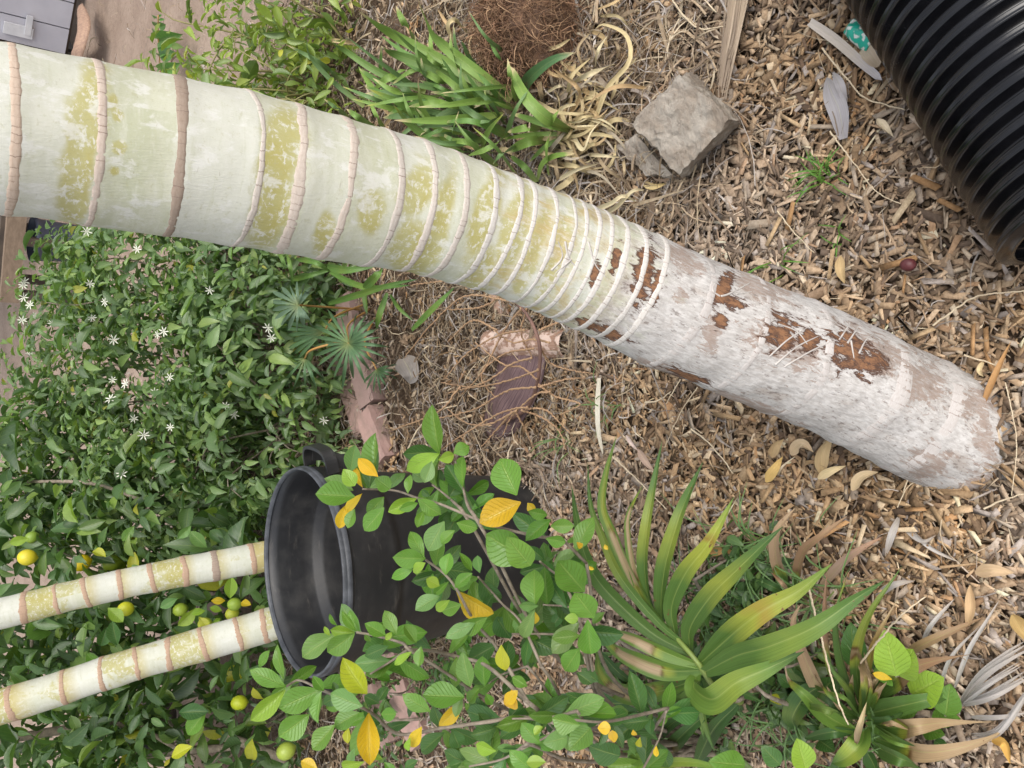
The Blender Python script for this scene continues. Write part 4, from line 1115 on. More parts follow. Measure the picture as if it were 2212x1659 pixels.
def build_palm_seedlings():
    hub = T(2, 2, 1200, 970)
    base = G(1560, 1470)
    t = thing('young_palm', 'young palm with broad arching green leaflets, some scorched brown, beside the gardenia', 'palm seedling', base)
    Lf = [([(1180, 930), (900, 780), (600, 500), (480, 300), (420, 50), (385, -180)], [.32, .42, .48], 92, S_green(g1)),
      ([(1150, 880), (950, 720), (700, 420), (580, 150), (510, -50), (490, -330)], [.32, .42, .46], 58, S_green(g1, .6)),
      ([(1100, 860), (900, 650), (760, 420), (650, 150), (585, -30), (610, -250), (680, -500)], [.32, .40, .40], 80, S_mid(g1, br, .30, .58)),
      ([(1040, 800), (880, 600), (790, 400), (750, 150), (760, 0), (850, -180)], [.32, .38, .40], 52, S_mid(g2, br, .40, .85)),
      ([(960, 720), (880, 560), (850, 330), (870, 100), (900, -80), (975, -470)], [.32, .38, .36], 84, S_green(g1, .8)),
      ([(970, 730), (960, 560), (985, 350), (1050, 120), (1110, -50), (1240, -330)], [.32, .36, .34], 102, S_green(g1, .7)),
      ([(1060, 810), (1030, 620), (1120, 400), (1260, 220), (1360, 50), (1440, -100)], [.32, .36, .33], 112, [(0, g1), (.4, g1), (.6, yl), (.72, yl), (.74, (.25, .16, .03)), (.8, yl), (1, g2)]),
      ([(1150, 890), (1150, 750), (1280, 550), (1450, 380), (1659, 180), (1760, 90)], [.32, .37, .33], 130, S_green(g1, .9)),
      ([(1220, 980), (1350, 860), (1500, 730), (1659, 620), (1859, 510), (2080, 330)], [.33, .37, .30], 150, [(0, g1), (.3, g1), (.5, yl), (.6, (.35, .27, .05)), (.7, yl), (1, g2)]),
      ([(1250, 1040), (1450, 940), (1659, 880), (1959, 750), (2219, 570), (2420, 440)], [.33, .38, .28], 165, S_green(g1, .35)),
      ([(1190, 1060), (1175, 1150), (1290, 1220), (1450, 1110), (1659, 1015), (1900, 900)], [.34, .42, .34], 165, S_green(g2, .5)),
      ([(1230, 1030), (1000, 1030), (800, 960), (650, 880), (560, 790)], [.33, .38, .38], 120, S_mid(g1, br, .34, .80)),
      ([(1220, 1000), (1000, 920), (800, 830), (640, 770), (550, 720)], [.33, .39, .40], 92, S_mid(g2, br, .40, .92)),
      ([(1180, 1090), (1000, 1150), (800, 1190), (650, 1140), (570, 1040), (545, 880)], [.33, .36, .34], 122, S_mid(g1, br, .32, .72)),
      ([(1050, 1230), (850, 1240), (500, 1240), (200, 1230), (0, 1180)], [.24, .28, .22], 122, S_green(g3)),
      ([(1200, 1280), (1000, 1400), (850, 1580)], [.25, .24, .12], 70, S_green(g3)), ([(1280, 1290), (1100, 1450), (930, 1640)], [.25, .24, .1], 92, [(0, g3), (.4, g3), (.55, (.2, .13, .04)), (.7, g3), (1, g3)]),
      ([(1460, 1250), (1300, 1420), (1180, 1660)], [.25, .22, .1], 100, S_green(g3)), ([(560, 900), (700, 1050), (830, 1120)], [.24, .24, .2], 55, S_green(g3)),
      ([(780, 1590), (900, 1630), (1150, 1620), (1500, 1690)], [.28, .32, .3], 62, S_green(g2, .5))]
    for p, z, w, st in Lf:
        blade(TT(2, 2, p), z, w * 1.06, st, t, 'leaflet', 'palm', fold=.6, seg=40, peak=.38, nc=9, tip=1.25, edge=g2 if any(s[1] == br for s in st) else None)
    for i in range(14):                            # narrow leaflets filling the lower half of the frond
        a = math.radians(random.choice([random.uniform(20, 95), random.uniform(100, 200), random.uniform(-70, 10)])); L = random.uniform(260, 520); k = random.uniform(-.25, .25)
        p = [(1230, 1060), (1230 + .5 * L * math.cos(a), 1060 + .5 * L * math.sin(a)), (1230 + L * math.cos(a + k), 1060 + L * math.sin(a + k))]
        blade(TT(2, 2, p), [.25, random.uniform(.22, .30), random.uniform(.10, .24)], random.uniform(50, 85), random.choice([S_green(g1, .2), S_green(g3), S_tip(g1, br, .8), S_green(g2, .4)]), t, 'leaflet', 'palm', fold=.6, seg=26, nc=7, peak=.38, tip=1.3)
    C = spline([G(*T(2, 2, 1000, 745), .33), G(*hub, .335), G(*T(2, 2, 1300, 1120), .30), G(*T(2, 2, 1480, 1230), .2), base + [0, 0, -.02]], 26)
    V, F = tube(C, np.linspace(.004, .008, 26), 8); put('rachis', V, F, mat_simple('green_stalk', (.20, .27, .06), (.15, .20, .05), 20, .5, .2), t)
    C = spline([G(*T(2, 2, 930, 1240), .25), G(*T(2, 2, 1220, 1240), .26), G(*T(2, 2, 1490, 1210), .22), base], 20)
    V, F = tube(C, np.linspace(.0025, .006, 20), 8); put('rachis', V, F, M['stem'], t)

    base = G(*T(3, 2, 620, 1380))
    t = thing('young_palm', 'low palm seedling with brown-tipped leaves radiating over the mulch', 'palm seedling', base)
    Lf = [([(580, 1290), (480, 1000), (440, 700), (500, 450), (570, 310)], [.05, .2, .2], 66, S_tip(g1, br, .92)), ([(600, 1240), (570, 1000), (600, 800), (680, 620), (800, 450), (870, 350)], [.05, .22, .18], 66, S_mid(g1, (.3, .22, .12), .38, .48)),
      ([(640, 1200), (800, 1100), (920, 1020), (1100, 960), (1345, 918)], [.06, .14, .05], 125, S_tip(g1, (.33, .205, .115), .42)), ([(640, 1310), (850, 1260), (1050, 1215), (1195, 1188)], [.06, .13, .05], 125, S_green(g1)),
      ([(640, 1390), (850, 1400), (960, 1390), (1150, 1365), (1490, 1360)], [.06, .13, .04], 115, S_tip(g1, (.37, .26, .145), .40)), ([(650, 1450), (850, 1520), (1010, 1560), (1200, 1540), (1450, 1460), (1600, 1350)], [.06, .13, .03], 115, S_tip(g1, (.37, .26, .145), .36)),
      ([(680, 1520), (850, 1600), (1030, 1680)], [.05, .12, .05], 100, S_green(g1)), ([(560, 1420), (380, 1320), (230, 1180), (130, 1080), (108, 950)], [.06, .17, .14], 100, S_tip(g2, (.48, .36, .24), .82)),
      ([(615, 1400), (590, 1500), (500, 1590), (410, 1630)], [.06, .13, .10], 130, S_green(g2, .7)), ([(570, 1500), (600, 1380), (640, 1230)], [.15, .18, .16], 46, [(0, rim_), (.08, br), (1, cr)]),
      ([(380, 1270), (280, 1050), (200, 850), (165, 700), (215, 595)], [.06, .14, .1], 84, [(0, cr), (.3, br), (.7, (.38, .24, .15)), (1, br)]), ([(400, 1060), (372, 800), (370, 560), (385, 380)], [.08, .16, .16], 44, [(0, g1), (.2, yl), (.4, (.33, .2, .12)), (1, (.30, .17, .10))]),
      ([(560, 1420), (400, 1430), (230, 1470)], [.06, .1, .05], 66, S_green(g3)), ([(330, 1130), (230, 1200), (150, 1340), (190, 1420)], [.08, .12, .05], 130, S_green(g3, .25)),
      ([(600, 1330), (650, 1000), (710, 800), (850, 550)], [.05, .16, .12], 50, [(0, g1), (.4, yl), (.7, (.36, .24, .06)), (1, br)]), ([(880, 930), (1000, 860), (1150, 790), (1400, 680)], [.05, .08, .03], 56, [(0, (.32, .24, .12)), (1, (.36, .22, .12))]),
      ([(580, 1300), (520, 1150), (420, 1020), (380, 900)], [.05, .14, .14], 60, S_green(g1, .4)), ([(640, 1230), (690, 1110), (760, 1040)], [.05, .1, .08], 46, [(0, g1), (.5, br), (1, cr)]), ([(560, 1500), (460, 1640), (400, 1750)], [.05, .08, .04], 80, S_green(g3)),
      ([(640, 1560), (720, 1720)], [.05, .07], 90, S_green(g3)), ([(520, 1330), (440, 1240), (300, 1150), (160, 1130)], [.05, .1, .05], 70, S_green(g3, .2))]
    for p, z, w, st in Lf:
        blade(TT(3, 2, p), z, w * 1.1, st, t, 'leaf', 'palm', fold=.6, seg=30, nc=7, peak=.3, tip=2.2 if len(st) == 6 and st[-1][1] != g3 else 1.2)
    for i in range(16):                            # narrower inner leaves
        a = math.radians(random.uniform(-170, 60)); L = random.uniform(260, 520); k = random.uniform(-.3, .3)
        p = [(620 + 40 * math.cos(a), 1350 + 40 * math.sin(a)), (620 + .55 * L * math.cos(a), 1350 + .55 * L * math.sin(a)), (620 + L * math.cos(a + k), 1350 + L * math.sin(a + k))]
        blade(TT(3, 2, p), [.04, random.uniform(.08, .2), random.uniform(.04, .16)], random.uniform(30, 52), random.choice([S_green(g1, .2), S_tip(g1, (.37, .26, .145), .6), S_tip(g2, br, .75), S_green(g3)]), t, 'leaf', 'palm', fold=.55, seg=24, nc=5, peak=.35)
    base = G(*T(3, 2, 180, 560))
    t = thing('young_palm', 'withered palm shoot with brown-red leaf tips behind the low seedling', 'palm seedling', base)
    for p, z, w, st in [([(130, 520), (50, 300), (60, 120), (180, -30)], [.03, .14, .12], 78, S_tip(g1, (.38, .265, .165), .35)), ([(170, 520), (220, 270), (350, 150), (520, 20)], [.03, .15, .10], 66, S_tip(g1, (.36, .225, .13), .30)),
      ([(330, 500), (480, 330), (600, 240), (750, 158)], [.03, .1, .07], 62, [(0, br), (.5, (.50, .36, .28)), (1, (.36, .2, .12))]), ([(120, 540), (20, 480), (-120, 420)], [.03, .08, .05], 56, S_green(g3)), ([(160, 560), (100, 470), (20, 390)], [.03, .12, .1], 40, [(0, g1), (.5, br), (1, rd)])]:
        blade(TT(3, 2, p), z, w, st, t, 'leaf', 'palm', fold=.6, nc=7)
    base = G(*T(3, 2, 1245, 1230))
    t = thing('dead_frond', 'bleached grey-white dead palm leaves lying in the corner by the seedling', 'dead leaves', base)
    for p, w in [([(1250, 1230), (1400, 1050), (1560, 930), (1690, 850)], 95), ([(1250, 1250), (1450, 1190), (1690, 1050)], 90), ([(1210, 1140), (1300, 900), (1420, 700), (1500, 570)], 42), ([(1000, 840), (1070, 720), (1210, 560)], 44),
                 ([(1690, 1150), (1560, 1350), (1450, 1440), (1320, 1450)], 75), ([(1320, 1330), (1500, 1330), (1690, 1300)], 48), ([(1110, 1180), (1180, 950), (1380, 730)], 34), ([(1240, 1260), (1420, 1120), (1640, 980)], 60)]:
        for s_ in range(3 if w > 50 else 1):
            f_ = (s_ - 1) * w * .28 if w > 50 else 0
            q_ = [(x + f_ * (.2 + .9 * i / len(p)) * random.uniform(.4, 1.3), y + f_ * (.2 + .9 * i / len(p)) * random.uniform(.6, 1.4)) for i, (x, y) in enumerate(p)]
            blade(TT(3, 2, q_), [.025, .05 + .01 * s_, .03], w * (.36 if w > 50 else .7), [(0, (.38, .35, .32)), (.4, random.choice([(.52, .50, .48), (.44, .41, .39)])), (1, (.42, .37, .33))], t, 'blade', 'dry', fold=.6, peak=.3, tip=.9)
    k = 0
    for p, w, z in [([(700, 545), (820, 470), (955, 445)], 66, .05), ([(870, 100), (1000, 190), (1090, 150)], 44, .035), ([(900, 90), (1050, 230), (1250, 330)], 40, .035), ([(850, 30), (800, 150), (760, 290)], 66, .04)]:
        o = blade(TT(3, 2, p), [.02, z, .025], w * .7, [(0, (.36, .32, .28)), (.5, (.50, .47, .45)), (1, (.40, .33, .27))], None, 'dead_leaf', 'dry', fold=.7, peak=.4, tip=1.0)
        tag(o, ['broad grey dried blade arching above the low palm seedling', 'short grey curled blade on the mulch above the low seedling', 'thin weathered grey strip on mulch above the low seedling', 'grey-brown folded dry blade hanging at the mulch above the low seedling'][k], 'dead leaf'); k += 1
build_palm_seedlings()

def build_sucker_leaves():
    t = thing('ground_ivy', 'round-leaved green shoots growing under the low palm seedling', 'plant', G(*T(3, 2, 900, 1280)))
    for bx, by, tx, ty, wr, c, z in [(830, 1065, 760, 780, .62, 'L', .17), (845, 1060, 930, 900, .8, 'L', .16), (930, 1180, 1115, 1080, .75, 'L', .1), (1150, 1320, 1180, 1120, .7, 'G', .08), (245, 1670, 195, 1475, .72, 'L', .17), (560, 1010, 540, 720, .5, 'D', .08), (750, 1040, 660, 960, .5, 'D', .08),
        (1060, 1330, 1240, 1340, .6, 'G', .07), (1000, 1400, 1130, 1440, .6, 'G', .05), (960, 1220, 840, 1340, .6, 'G', .06), (300, 1210, 420, 1090, .6, 'D', .06), (150, 1130, 60, 1050, .6, 'D', .08), (80, 1640, -40, 1520, .7, 'D', .08), (1130, 1600, 1040, 1560, .6, 'D', .05), (700, 1000, 800, 1120, .5, 'G', .1), (1080, 1480, 1180, 1560, .6, 'D', .04), (330, 1480, 420, 1540, .6, 'D', .05), (20, 1190, 80, 1240, .45, 'H', .12)]:
        B = G(*T(3, 2, bx, by), z - .01); E = G(*T(3, 2, tx, ty), z + random.uniform(-.01, .02))
        L = np.linalg.norm(E - B)
        put_leaf(random.choice(LEAF_ROUND), B, E, L * wr * 1.1, nrm(CAM - B) + rng.normal(0, .15, 3), jitter(GREENS[c]), t)
        C = spline([B, (B + G(*T(3, 2, bx, by))) / 2 + [.01, 0, 0], G(*T(3, 2, bx + 30, by + 20), -.01)], 8)
        V, F = tube(C, .0018, 6); put('stem', V, F, M['stem'], t)
    B = G(*T(3, 2, 805, 1085), .19); E = G(*T(3, 2, 676, 1045), .2)
    o = put_leaf(LEAF[0], B, E, np.linalg.norm(E - B) * .42, nrm(CAM - B), GREENS['Y'], None, 'fallen_leaf')
    tag(o, 'small yellow leaf caught in the low palm seedling', 'leaf')
build_sucker_leaves()

def build_lily():
    c0 = G(*T(2, 0, 300, 860))
    t = thing('lily_clump', 'clump of green strap leaves with withered straw-coloured ones beside the rock', 'strap-leaved plant', c0)
    a = (.155, .265, .06); b = (.205, .33, .068); c = (.13, .225, .075)
    K1 = [([(1659, 640), (1450, 480), (1200, 280), (1100, 120), (1040, -30)], 92, b), ([(1560, 600), (1250, 420), (900, 230), (660, 70)], 92, b), ([(1450, 580), (1150, 440), (900, 350), (815, 295)], 95, a), ([(1100, 590), (800, 470), (560, 315), (495, 270)], 62, a),
      ([(1090, 600), (800, 400), (585, 235)], 44, c), ([(1400, 580), (1100, 380), (865, 175)], 56, a), ([(1060, 300), (960, 150), (905, 35)], 76, b), ([(1100, 620), (900, 590), (755, 505)], 64, b), ([(1320, 760), (1050, 720), (900, 650), (725, 575)], 76, a),
      ([(1600, 750), (1200, 780), (890, 780)], 74, b), ([(1580, 630), (1250, 680), (1040, 695)], 54, b), ([(1340, 1000), (1050, 850), (890, 680)], 64, a), ([(835, 840), (780, 750), (725, 635)], 46, b), ([(780, 850), (660, 760), (585, 705)], 64, a), ([(1659, 555), (1400, 580), (1190, 605)], 34, a),
      ([(1659, 370), (1500, 250), (1375, 70)], 38, c), ([(700, 690), (500, 530), (350, 360), (330, 215)], 40, c), ([(560, 530), (400, 400), (190, 285)], 44, c), ([(1700, 640), (1650, 500), (1630, 375)], 84, b), ([(1560, 1080), (1400, 930), (1285, 780)], 54, a), ([(1110, 920), (1000, 740), (950, 600)], 54, a),
      ([(1310, 1000), (1180, 850), (1080, 700), (1048, 525)], 48, b), ([(1680, 1120), (1560, 960), (1400, 820)], 50, a), ([(1460, 950), (1520, 830), (1610, 730)], 58, b), ([(1690, 950), (1590, 1000), (1535, 1065)], 56, c), ([(1255, 910), (1290, 800), (1315, 715)], 40, a), ([(1380, 640), (1100, 560), (850, 545)], 50, c),
      ([(1250, 620), (980, 640), (700, 690)], 46, a), ([(1040, 740), (820, 690), (620, 640)], 46, b), ([(960, 720), (760, 640), (560, 560)], 40, c), ([(1500, 900), (1250, 930), (1020, 880)], 50, c), ([(1130, 560), (1050, 400), (1030, 220)], 40, a), ([(1330, 480), (1270, 330), (1260, 210)], 60, b), ([(800, 900), (640, 840), (500, 760)], 50, a), ([(600, 760), (520, 700), (440, 640)], 44, c)]
    for p, w, col in K1:
        ln = math.hypot(p[0][0] - p[-1][0], p[0][1] - p[-1][1]) / 600
        blade(TT(1, 0, p), [.08, .2 + .06 * random.random(), .16 + .16 * ln], w * .82, [(0, (.28, .34, .10)), (.25, col), (.85, col), (.96, random.choice([col, cr, yl])), (1, cr)], t, 'blade', fold=.3, peak=.3, base=.8, tip=1.0, twist=random.uniform(-.4, .4))
    K2 = [([(380, 850), (230, 770), (80, 620), (-10, 430)], 86, b, .22), ([(60, 600), (120, 500), (260, 390), (408, 340)], 86, (.09, .19, .07), .2), ([(250, 870), (270, 770), (325, 680)], 48, b, .16), ([(230, 900), (100, 920), (-30, 985)], 64, b, .12), ([(165, 1165), (200, 1060), (280, 1010), (410, 993)], 44, b, .1),
      ([(380, 860), (200, 800), (0, 735)], 44, a, .16), ([(190, 830), (90, 830), (-30, 855)], 54, b, .18), ([(160, 1180), (80, 1080), (-10, 1010)], 46, a, .1), ([(240, 1140), (225, 960), (255, 850)], 50, b, .12), ([(380, 870), (150, 870), (-60, 900)], 30, b, .1), ([(370, 880), (230, 940), (110, 1050)], 30, a, .08), ([(60, 700), (40, 550), (0, 500)], 50, c, .16)]
    for p, w, col, z in K2:
        blade(TT(2, 0, p), [.05, z, z * .8], w, [(0, (.30, .36, .12)), (.3, col), (.85, col), (.95, random.choice([col, cr])), (1, cr)], t, 'blade', fold=.3, peak=.3, base=.75, tip=.6, twist=random.uniform(-.5, .5))
    S = [((2, 0), [(380, 850), (460, 970), (520, 850), (630, 730)], 44), ((2, 0), [(390, 860), (520, 800), (620, 570), (760, 400), (740, 230), (600, 160), (540, 185)], 46), ((2, 0), [(350, 770), (440, 640), (420, 560), (330, 490), (255, 435)], 48), ((2, 0), [(120, 640), (260, 720), (400, 740), (510, 728)], 56),
      ((2, 0), [(670, 415), (500, 480), (390, 540)], 50), ((2, 0), [(870, 570), (700, 560), (560, 620), (450, 710)], 44), ((2, 0), [(480, 1000), (600, 1010), (700, 1020)], 36), ((2, 0), [(280, 1180), (420, 1100), (560, 1060)], 44), ((2, 0), [(140, 370), (200, 330), (300, 300), (380, 250)], 46), ((2, 0), [(0, 300), (40, 200), (110, 60), (140, -20)], 50),
      ((2, 0), [(60, 280), (100, 160), (200, 60), (250, -20)], 54), ((2, 0), [(520, 1370), (640, 1320), (720, 1270), (810, 1310)], 48), ((2, 0), [(590, 1390), (680, 1340), (780, 1240), (860, 1230)], 46), ((2, 0), [(200, 620), (300, 560), (340, 570)], 36), ((2, 0), [(540, 440), (560, 330), (620, 230)], 46), ((1, 0), [(1375, 215), (1290, 130), (1245, 180), (1315, 325)], 46),
      ((1, 0), [(1530, 110), (1400, 240), (1390, 340), (1425, 440)], 44), ((1, 0), [(1690, 100), (1570, 180), (1600, 290), (1550, 430)], 44), ((1, 0), [(645, 280), (560, 270), (495, 265), (500, 300)], 40), ((1, 0), [(1300, 910), (1400, 950), (1480, 960)], 60), ((1, 0), [(1500, 620), (1430, 690), (1350, 660)], 34), ((1, 0), [(1450, 280), (1480, 400), (1560, 520)], 50),
      ((1, 0), [(830, 820), (870, 760), (820, 700)], 34), ((1, 0), [(1180, 60), (1240, 160), (1280, 250)], 36), ((1, 0), [(640, 110), (620, 50), (605, -20)], 30), ((1, 0), [(1110, 280), (1170, 330), (1240, 320)], 40)]
    for tl, p, w in S:
        col = random.choice([(.66, .54, .30), (.60, .47, .26), (.70, .60, .38), (.55, .38, .2)])
        blade(TT(*tl, p), [.04, .09 + .06 * random.random(), .06], w * .68, [(0, tuple(x * .8 for x in col)), (.5, col), (1, tuple(x * .85 for x in col))], t, 'dry_blade', 'dry', fold=.5, peak=.35, base=.6, tip=.6, twist=random.uniform(-1.3, 1.3), seg=26)
    r_ = random.Random(31)
    for i in range(70):                            # finer green blades filling the clump
        hx, hy = r_.uniform(1000, 1700), r_.uniform(420, 1000)
        a = math.radians(r_.gauss(205, 26)); L = r_.uniform(220, 520); k = r_.uniform(-.35, .35)
        p = [(hx, hy), (hx + .55 * L * math.cos(a), hy + .55 * L * math.sin(a)), (hx + L * math.cos(a + k), hy + L * math.sin(a + k))]
        if p[-1][1] > 880 + (p[-1][0] - 800) * .35: continue
        col = r_.choice([a_ for a_ in (b, (.125, .24, .055), c)])
        blade(TT(1, 0, p), [.05, .14 + .08 * r_.random(), .14 + .1 * r_.random()], r_.uniform(26, 52), [(0, (.26, .32, .10)), (.3, col), (.88, col), (1, r_.choice([col, cr]))], t, 'blade', fold=.3, peak=.3, base=.7, tip=.7, twist=r_.uniform(-.5, .5), seg=14, nc=3)
    for i in range(60):                            # spray of straight withered leaves towards the rock
        hx, hy = r_.gauss(330, 90), r_.gauss(860, 130)
        a = math.radians(r_.gauss(-12, 42)); L = r_.uniform(180, 430); k = r_.uniform(-.5, .5)
        p = [(hx, hy), (hx + .5 * L * math.cos(a), hy + .5 * L * math.sin(a)), (hx + L * math.cos(a + k), hy + L * math.sin(a + k))]
        if p[-1][0] > 800 and p[-1][1] > 450: continue
        col = r_.choice([(.60, .49, .27), (.54, .42, .24), (.64, .55, .34), (.46, .33, .18), (.42, .36, .27)])
        blade(TT(2, 0, p), [.03, .05 + .05 * r_.random(), .03], r_.uniform(14, 34), [(0, tuple(x * .8 for x in col)), (.5, col), (1, col)], t, 'dry_blade', 'dry', fold=.35, peak=.3, base=.7, tip=.9, twist=r_.uniform(-.9, .9), seg=12, nc=3)
    r_ = random.Random(3)
    for i in range(90):
        cx, cy = r_.gauss(420, 230), r_.gauss(680, 330)
        a = r_.random() * 6.28; L = r_.uniform(60, 170)
        k = r_.uniform(-1.2, 1.2)
        p = [(cx, cy), (cx + L * math.cos(a), cy + L * math.sin(a)), (cx + L * (math.cos(a) + math.cos(a + k)), cy + L * (math.sin(a) + math.sin(a + k)))]
        if max(q[0] for q in p) > 840 or max(q[1] for q in p) > 1350: continue
        col = r_.choice([(.62, .50, .28), (.52, .40, .24), (.42, .32, .2), (.36, .29, .22), (.58, .42, .22)])
        blade(TT(2, 0, p), [.025, .05 + .03 * r_.random(), .03], r_.uniform(16, 40), [(0, col), (1, tuple(x * .85 for x in col))], t, 'dry_blade', 'dry', fold=.35, peak=.4, base=.6, tip=.8, twist=r_.uniform(-.9, .9), seg=12, nc=3)
build_lily()

# ------------------------------------------------------------------ leafy shrubs
def scatter(ells, n, r_, inner=.62):
    """points through the outer layers of a union of ellipsoids, with outward directions"""
    vol = np.array([e[3] * e[4] + e[3] * e[5] + e[4] * e[5] for e in ells]); vol = vol / vol.sum()
    out_p, out_n = [], []
    E = np.array(ells)
    while sum(len(p) for p in out_p) < n:
        k = r_.choice(len(E), 4000, p=vol)
        d = nrm(r_.normal(size=(4000, 3)))
        rad = inner + (1.06 - inner) * r_.random((4000, 1)) ** .55
        lump = 1 + .22 * vnoise(d * 2.2 + k[:, None] * 3.3, 1.6)[:, None] + .10 * vnoise(d * 6 + k[:, None], 1.6)[:, None]
        p = E[k, :3] + d * E[k, 3:] * rad * lump
        q = np.linalg.norm((p[:, None] - E[None, :, :3]) / E[None, :, 3:], axis=2).min(1)
        ok = (p[:, 2] > .015) & (q > inner * .92)
        out_p.append(p[ok]); out_n.append(nrm(d / E[k, 3:])[ok])
    return np.vstack(out_p)[:n], np.vstack(out_n)[:n]

def small_leaf(seed, peak=.42, fold=.35, droop=.2):
    return leaf_shape(6, 3, fold=fold, droop=droop, wave=.03, seed=seed, peak=peak)

def shrub(name, label, cat, ells, n, leaf_len, ratio, palette, seed, base, stems=14, single=300, inner=.62, peak=.42, gap=0.0, up=.6, keep=None, stem_col=None, droop=.25):
    r_ = np.random.default_rng(seed)
    t = thing(name, label, cat, base)
    P, Nn = scatter(ells, n, r_, inner)
    if gap:
        ok = vnoise(P, 5.5) + .5 * vnoise(P, 12) > gap - .5
        P, Nn = P[ok], Nn[ok]
    if keep is not None:
        ok = keep(P); P, Nn = P[ok], Nn[ok]
    n = len(P)
    nor = nrm(Nn * .75 + np.array([0, 0, up]) + r_.normal(0, .5, (n, 3)))
    dirv = r_.normal(0, 1, (n, 3)) + Nn * .7 + np.array([0, 0, -droop])
    dirv = nrm(dirv - nor * np.sum(dirv * nor, 1, keepdims=True))
    X = np.cross(dirv, nor)
    L = leaf_len * np.exp(r_.normal(0, .36, n)); W = L * ratio * r_.uniform(.8, 1.2, n)
    pal = np.array([p[0] for p in palette]); pw = np.array([p[1] for p in palette], float); pw /= pw.sum()
    c = pal[r_.choice(len(pal), n, p=pw)] * r_.uniform(.75, 1.25, (n, 1))
    # the nearest, outermost leaves in view are single parts, the rest one mass
    px, py, dep = proj(P)
    vis = (px > -20) & (px < 2230) & (py > -20) & (py < 1680)
    facing = np.sum(nor * nrm(CAM - P), 1)
    score = np.where(vis, facing + 1.2 * np.sum(Nn * nrm(CAM - P), 1) - .25 * dep, -9)
    order = np.argsort(-score)
    one = order[:single]; rest = order[single:]
    TP = [small_leaf(i, peak, f, d) for i, (f, d) in enumerate([(.3, .12), (.5, .3), (.2, .45)])]
    V, F, U, C, o = [], [], [], [], 0
    for i, (tp, tf, tu) in enumerate(TP):
        s = rest[i::3]
        v = P[s][:, None] + tp[None, :, 0, None] * (X[s] * W[s, None])[:, None] + tp[None, :, 1, None] * (dirv[s] * L[s, None])[:, None] + tp[None, :, 2, None] * (nor[s] * L[s, None])[:, None]
        V.append(v.reshape(-1, 3)); F.append((tf[None] + (np.arange(len(s)) * len(tp))[:, None, None]).reshape(-1, 4) + o); o += v.shape[0] * v.shape[1]
        U.append(np.tile(tu, (len(s), 1))); C.append(np.repeat(c[s], len(tp), 0))
    ob = put('foliage', np.vstack(V), np.vstack(F), M['leaf_joined'], t, uv=np.vstack(U), col=np.vstack(C))
    tag(ob, kind='stuff')
    ms = [new_mesh('leaf', tp, tf, M['leaf_small'], uv=tu) for tp, tf, tu in TP]
    for k, i in enumerate(one):
        put_leaf(ms[k % 3], P[i], P[i] + dirv[i] * L[i], W[i], nor[i], c[i].clip(0, .9), t)
    E = np.array(ells)
    for k in range(stems):
        j = r_.integers(n); tip = P[j]
        b = np.array(base) + np.r_[r_.normal(0, .07, 2), 0]
        e = E[np.argmin(np.linalg.norm((tip - E[:, :3]) / E[:, 3:], axis=1))]
        b = b * .4 + np.r_[e[:2], 0] * .6 + np.r_[r_.normal(0, .05, 2), -.02]
        m1 = b * .6 + tip * .4 + np.array([0, 0, .12]) + r_.normal(0, .04, 3)
        Cc = spline([b, m1, tip * .75 + b * .25 + [0, 0, .1], tip], 18)
        Vt, Ft = tube(Cc, np.linspace(.006, .0016, 18), 6)
        put('stem', Vt, Ft, M['stem'] if stem_col is None else stem_col, t)
    return t, P, Nn

def star_flower():
    parts = []; r_ = random.Random(4)
    for k in range(7):
        a = k * 2 * math.pi / 7 + r_.uniform(-.15, .15)
        P, F, UV = leaf_shape(5, 3, fold=.25, droop=-.15, wave=.02, seed=k, peak=.55)
        P = P * [.22, 1, 1]
        P = P @ rotm('Z', a).T
        parts.append((P, [tuple(f) for f in F]))
    V, F = tube(np.array([[0, 0, -.5], [0, 0, .02]]), [.05, .09], 6)
    parts.append((V, F))
    V, F = join(parts)
    return new_mesh('flower', V, F, mat_simple('white_petal', (.68, .68, .60), (.58, .58, .46), 20, .6, .1))
FLOWER = star_flower()
def add_flowers(t, spots, size, r_):
    for p in spots:
        o = bpy.data.objects.new('flower', FLOWER); COL.objects.link(o)
        n = nrm(nrm(CAM - p) + np.array([0, 0, .3]) + r_.normal(0, .45, 3))
        q = Vector(n).to_track_quat('Z', 'Y').to_matrix().to_4x4()
        o.matrix_basis = Matrix.Translation(Vector(p)) @ q @ Matrix.Rotation(r_.random() * 6, 4, 'Z') @ Matrix.Scale(size * r_.uniform(.8, 1.2), 4)
        attach(o, t)

JG = [((.135, .225, .080), 4), ((.172, .278, .09), 4), ((.22, .325, .10), 2.5), ((.105, .18, .07), 2), ((.28, .385, .11), 1.2), ((.36, .36, .06), .15)]
j_ells = [(.42, 2.84, .18, .34, .32, .36), (.10, 2.80, .20, .34, .32, .38), (-.18, 2.80, .18, .30, .30, .36), (.34, 3.20, .30, .40, .34, .44), (-.04, 3.22, .32, .40, .34, .47), (.66, 3.10, .18, .24, .32, .36), (-.36, 3.15, .28, .3, .34, .44), (.08, 3.55, .40, .46, .30, .46), (-.34, 3.55, .42, .36, .32, .48), (.45, 3.5, .36, .3, .3, .38)]
tj, PJ, NJ = shrub('jasmine_shrub', 'dense dark green shrub dotted with small white star flowers', 'shrub', j_ells, 19000, .037, .42, JG, 3, (.05, 3.1, 0), stems=60, inner=.6, up=1.0, gap=.12)
def on_shrub(P, Nn, spots):
    px, py, dep = proj(P)
    out = []
    for x, y in spots:
        d2 = (px - x) ** 2 + (py - y) ** 2
        near = np.where(d2 < 20 ** 2)[0]
        if len(near) == 0: near = np.argsort(d2)[:3]
        j = near[np.argmin(dep[near])]
        out.append(D(x, y, dep[j] - .005))
    return out
